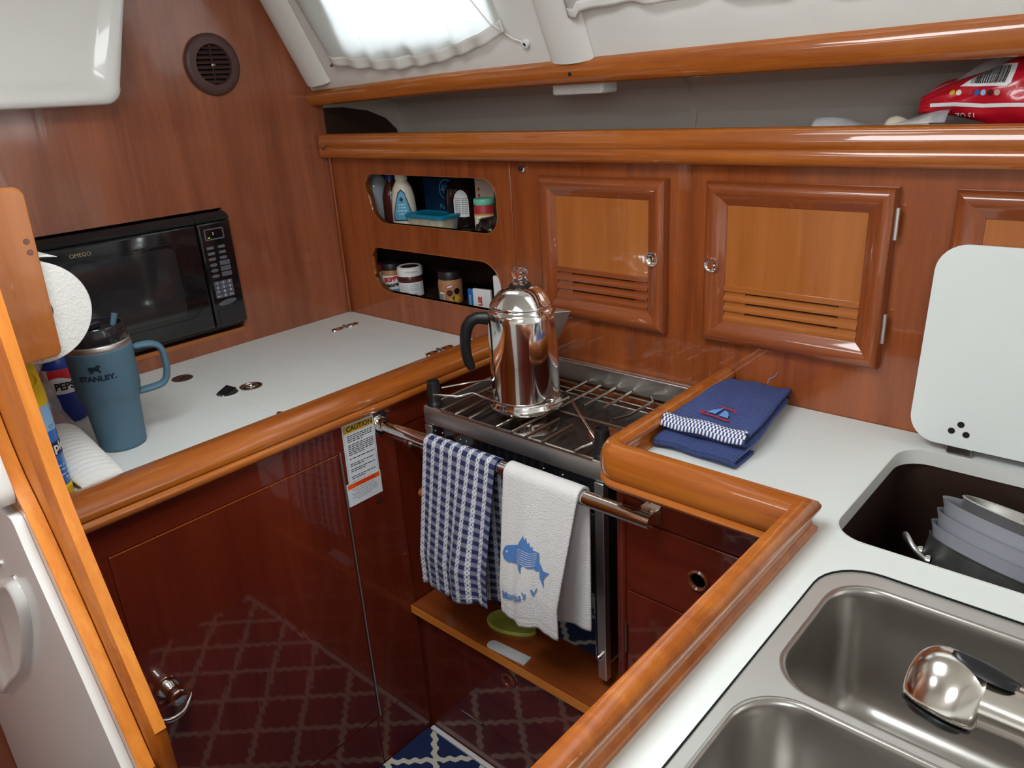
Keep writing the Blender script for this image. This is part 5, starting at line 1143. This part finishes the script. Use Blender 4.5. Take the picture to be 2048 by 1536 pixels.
for q in (-.026, .026): MB().lathe([(.009, 0), (.007, .005), (.001, .006)], mat=KM @ Matrix.Translation(b0+d*.1065+s_*q) @ d.to_track_quat('Z', 'Y').to_matrix().to_4x4(), n=20).build('handle_mount', MAT['nickel'], t)
for i, (rz, rr_) in enumerate(((.000, .1060), (.018, .1055), (.036, .1050))):
    o = MB().lathe([(.060, rz-.050), (rr_-.012, rz-.030), (rr_-.001, rz), (rr_+.0040, rz+.008), (rr_+.0070, rz+.0085), (rr_+.0015, rz-.002), (rr_-.009, rz-.032), (.061, rz-.0525)], n=72, cap0=False, cap1=False, mat=KM)
    o = o.build('nested_bowl', MAT['plastgrey'], auto=60); tag(o, ['pale translucent bowl nested lowest in the stock pot', 'pale translucent bowl nested in the middle of the stock pot stack', 'pale translucent bowl nested topmost in the stock pot'][i], 'bowl', 'bowls nested in the stock pot')
PM2 = KM @ Matrix.Translation((-.008, .020, .034))
o = MB().lathe([(.074, -.022), (.080, -.020), (.0830, .018), (.0850, .0195), (.0830, .021), (.0800, .018), (.0775, -.017), (.001, -.018)], n=64, cap0=False, cap1=False, mat=PM2).build('steel_pan', MAT['steel'], auto=50)
tag(o, 'shallow stainless pan sitting inside the nested bowls', 'pan')
random.seed(5)
mb = MB(); R = []
for k in range(11):
    q = k/10; rad_ = .046*sin(pi*(.12+.80*q)); R.append([PM2 @ Vector((.040+rad_*(1+.14*sin(5*a+k)+random.uniform(-.08, .08))*cos(a), -.010+rad_*(1+.12*sin(4*a-k)+random.uniform(-.08, .08))*sin(a), -.015+.085*q+.004*sin(6*a))) for a in [2*pi*i/28 for i in range(28)]])
tag(mb.rings(R).build('plastic_bag', MAT['clear'], auto=20), 'crumpled clear plastic bag lying in the steel pan in the locker', 'bag')

# ================================================================ things on the open shelf
SZ = 1.3725
t = thing('snack_bag', 'red foil snack bag with a barcode label lying on the open shelf', 'bag', (1.56, .03, SZ))
random.seed(21)
BMx = Matrix.Translation((1.600, .018, 1.448)) @ Matrix.Rotation(radians(-10), 4, 'Z') @ Matrix.Rotation(radians(-13), 4, 'X')
def bagp(u, v, top=True, off=0):
    a = (u-.5)*.34; b = (v-.5)*.088*(1-.18*max(0, .22-u)/.22*0)
    sl = max(0, (.34-u)/.34); b = (v*(1-.74*sl**.9)-.5)*.088+.014*sl
    th = .026*max(0, sin(pi*min(max(u*1.02, 0), 1)))**.5*max(0, sin(pi*v))**.55
    th += .0018*sin(31*u+9*v)+.0012*sin(17*v-22*u)
    edge = 1 if 0 < u < 1 and 0 < v < 1 else 0
    return BMx @ Vector((a, (-th-off if top else th*.6+off)*1.0*edge, b+.003*sin(14*u)*(1 if v in (0, 1) else .3)))
mb = MB(); mb.grid(lambda u, v: bagp(u, v), 44, 22); mb.grid(lambda u, v: bagp(1-u, v, False), 44, 22)
bmesh.ops.remove_doubles(mb.b, verts=mb.b.verts, dist=.0004)
mb.build('foil', MAT['redbag'], t, auto=35)
def FBg(a, b, c):
    u = .5+a/.34; sl = max(0, (.34-u)/.34); return bagp(u, min(max(((b-.014*sl)/.088+.5)/(1-.74*sl**.9), .03), .97), True, c+.0010)
decal('white_stripe', [(-.150, -.024), (.15, -.031), (.15, -.027), (-.150, -.019)], lambda a, b, c: FBg(a, b, .0014), MAT['whitep'], t, maxlen=.008)
decal('barcode_label', [(-.112, .002), (-.048, .000), (-.044, .004), (-.044, .031), (-.066, .032), (-.090, .018)], lambda a, b, c: FBg(a, b, .0003), MAT['whitep'], t, maxlen=.007)
mb = MB()
random.seed(2); x = -.096
while x < -.050:
    w_ = random.choice((.0006, .0012, .0018)); hb = .007+min(.017, max(0, (x+.096)*.7)); x_ = x
    mb.grid(lambda u, v: FBg(x_+w_*u, .005+(hb)*v, .0016), 1, 3); x += w_+random.choice((.0008, .0012))
mb.build('barcode_bars', MAT['blackp'], t)
for a0, mm in ((-.120, 'mustard'), (-.111, 'cream'), (-.094, 'redfood'), (-.085, 'packblue'), (-.076, 'lightblue'), (-.067, 'brownbot'), (-.058, 'tea')):
    decal('print_dot', [(a0+.0038*cos(q), -.006-.03*(a0+.12)+.0038*sin(q)) for q in [2*pi*i/14 for i in range(14)]], lambda a, b, c: FBg(a, b, .0003), MAT[mm], t, maxlen=.004)
text('lettering', '13 OZ', .011, lambda a, b, c: FBg(-.098-a, -.036-b, .0014), MAT['whitep'], t, sub=1)
decal('white_stripe', [(.045, -.040), (.058, -.041), (.082, .040), (.070, .042)], lambda a, b, c: FBg(a, b, .0003), MAT['sticker'], t, maxlen=.008)
mb = MB(); mb.grid(lambda u, v: Vector((1.437+.10*u, .050+.012*sin(3*u), 1.440+.018*u+(.004+.020*sin(pi*min(1, u*1.1)))*(v-.5)*1.6+.003*sin(9*u))), 16, 6); mb.build('folded_corner', MAT['redlid'], t, solid=.001)
mb = MB(); mb.grid(lambda u, v: Vector((1.470+.145*u, .040+.020*v, 1.452+.040*min(1, u*1.6)*v+.012*v+.006*u+.003*sin(12*u+5*v))), 18, 8); mb.build('clear_window', MAT['clear'], t, solid=.0008, auto=25)
mb = MB(); mb.grid(lambda u, v: Vector((1.29+.19*u, -.006+.05*v+.004*sin(9*u), SZ+.030+.016*sin(pi*v)*(.5+.5*sin(7*u+1))+.006*u)), 26, 8)
tag(mb.build('loose_film', MAT['clear'], solid=.0006, auto=25), 'loose clear plastic film lying on the shelf left of the red bag', 'plastic film')
mb = MB(); mb.grid(lambda u, v: Vector((1.395+.062*u, .004+.04*v, SZ+.026+.014*sin(pi*v)+.004*sin(8*u))), 14, 6)
tag(mb.build('paper_wrapper', MAT['cream'], solid=.002, auto=40), 'pale crumpled wrapper under the left corner of the red snack bag', 'wrapper')
tag(MB().box(1.27, 1.60, .062, .12, SZ, SZ+.026).build('dark_tray', MAT['dark'], bevel=.004), 'low dark tray on the shelf behind the loose film', 'tray')

# ================================================================ curtains
def curtain(lab, f, nm='curtain', seed=0):
    mb = MB(); mb.grid(f, 90, 40); o = mb.build(nm, MAT['curtain'], auto=180, solid=.0007)
    return tag(o, lab, 'curtain')
def c1(u, v):   # v 0 bottom .. 1 top
    xb = .168+.562*u; xt = .150+.545*u
    bot = .042-.050*math.sin(pi*min(1, u*1.0))**.8*.72+.022*u*u*1.0
    b = bot+(.36-bot)*v; x = xb+(xt-xb)*v
    return F_side(x, b, .016+.006*(.35+.65*min(1, v*3))*sin(24*u+2*v)+.004*sin(51*u-3*v)+.002*sin(9*u+5*v)*(1-v))
C1 = curtain('sheer white curtain over the bright forward cabin window', c1)
mb = MB(); mb.grid(lambda u, v: c1(u, v*.075)+Vector((0, -.0022, 0)), 90, 4); mb.build('hem', MAT['liner'], C1, solid=.0012, auto=180)
def c2(u, v):
    x = .885+.95*u; bot = .086-.010*min(1, u*6)-.012*u+.006*sin(9*u)-(.012 if u < .03 else 0)
    return F_side(x, bot+(.36-bot)*v, .016+.006*sin(40*u+v)+.003*sin(83*u))
C2 = curtain('second white curtain at the top right over the locker doors', c2)
mb = MB(); mb.grid(lambda u, v: c2(u, v*.06)+Vector((0, -.0022, 0)), 90, 3); mb.build('hem', MAT['liner'], C2, solid=.0012, auto=180)
t = thing('curtain_button', 'small white curtain button with a cord beside the forward window', 'button', F_side(.757, .032, 0))
qn = Vector((0, -.884, -.468)).to_track_quat('Z', 'Y').to_matrix().to_4x4()
MB().lathe([(.0075, 0), (.0085, .004), (.0080, .008), (.0040, .009), (.0035, .007), (.001, .007)], mat=Matrix.Translation(F_side(.757, .032, .001)) @ qn, n=24).build('button', MAT['white'], t)
MB().lathe([(.0032, .0074), (.001, .0074)], mat=Matrix.Translation(F_side(.757, .032, .001)) @ qn, n=14).build('centre', MAT['dark'], t)
MB().tube([F_side(.757, .034, .006), F_side(.735, .047, .010), F_side(.700, .085, .018), F_side(.672, .15, .022), F_side(.655, .22, .022)], .0014, 8).build('cord', MAT['white'], t)
MB().lathe([(.0040, 0), (.0035, .006), (.001, .007)], mat=Matrix.Translation(F_side(.174, .040, .022)) @ qn, n=16).build('hook', MAT['dulchrome'], C1)
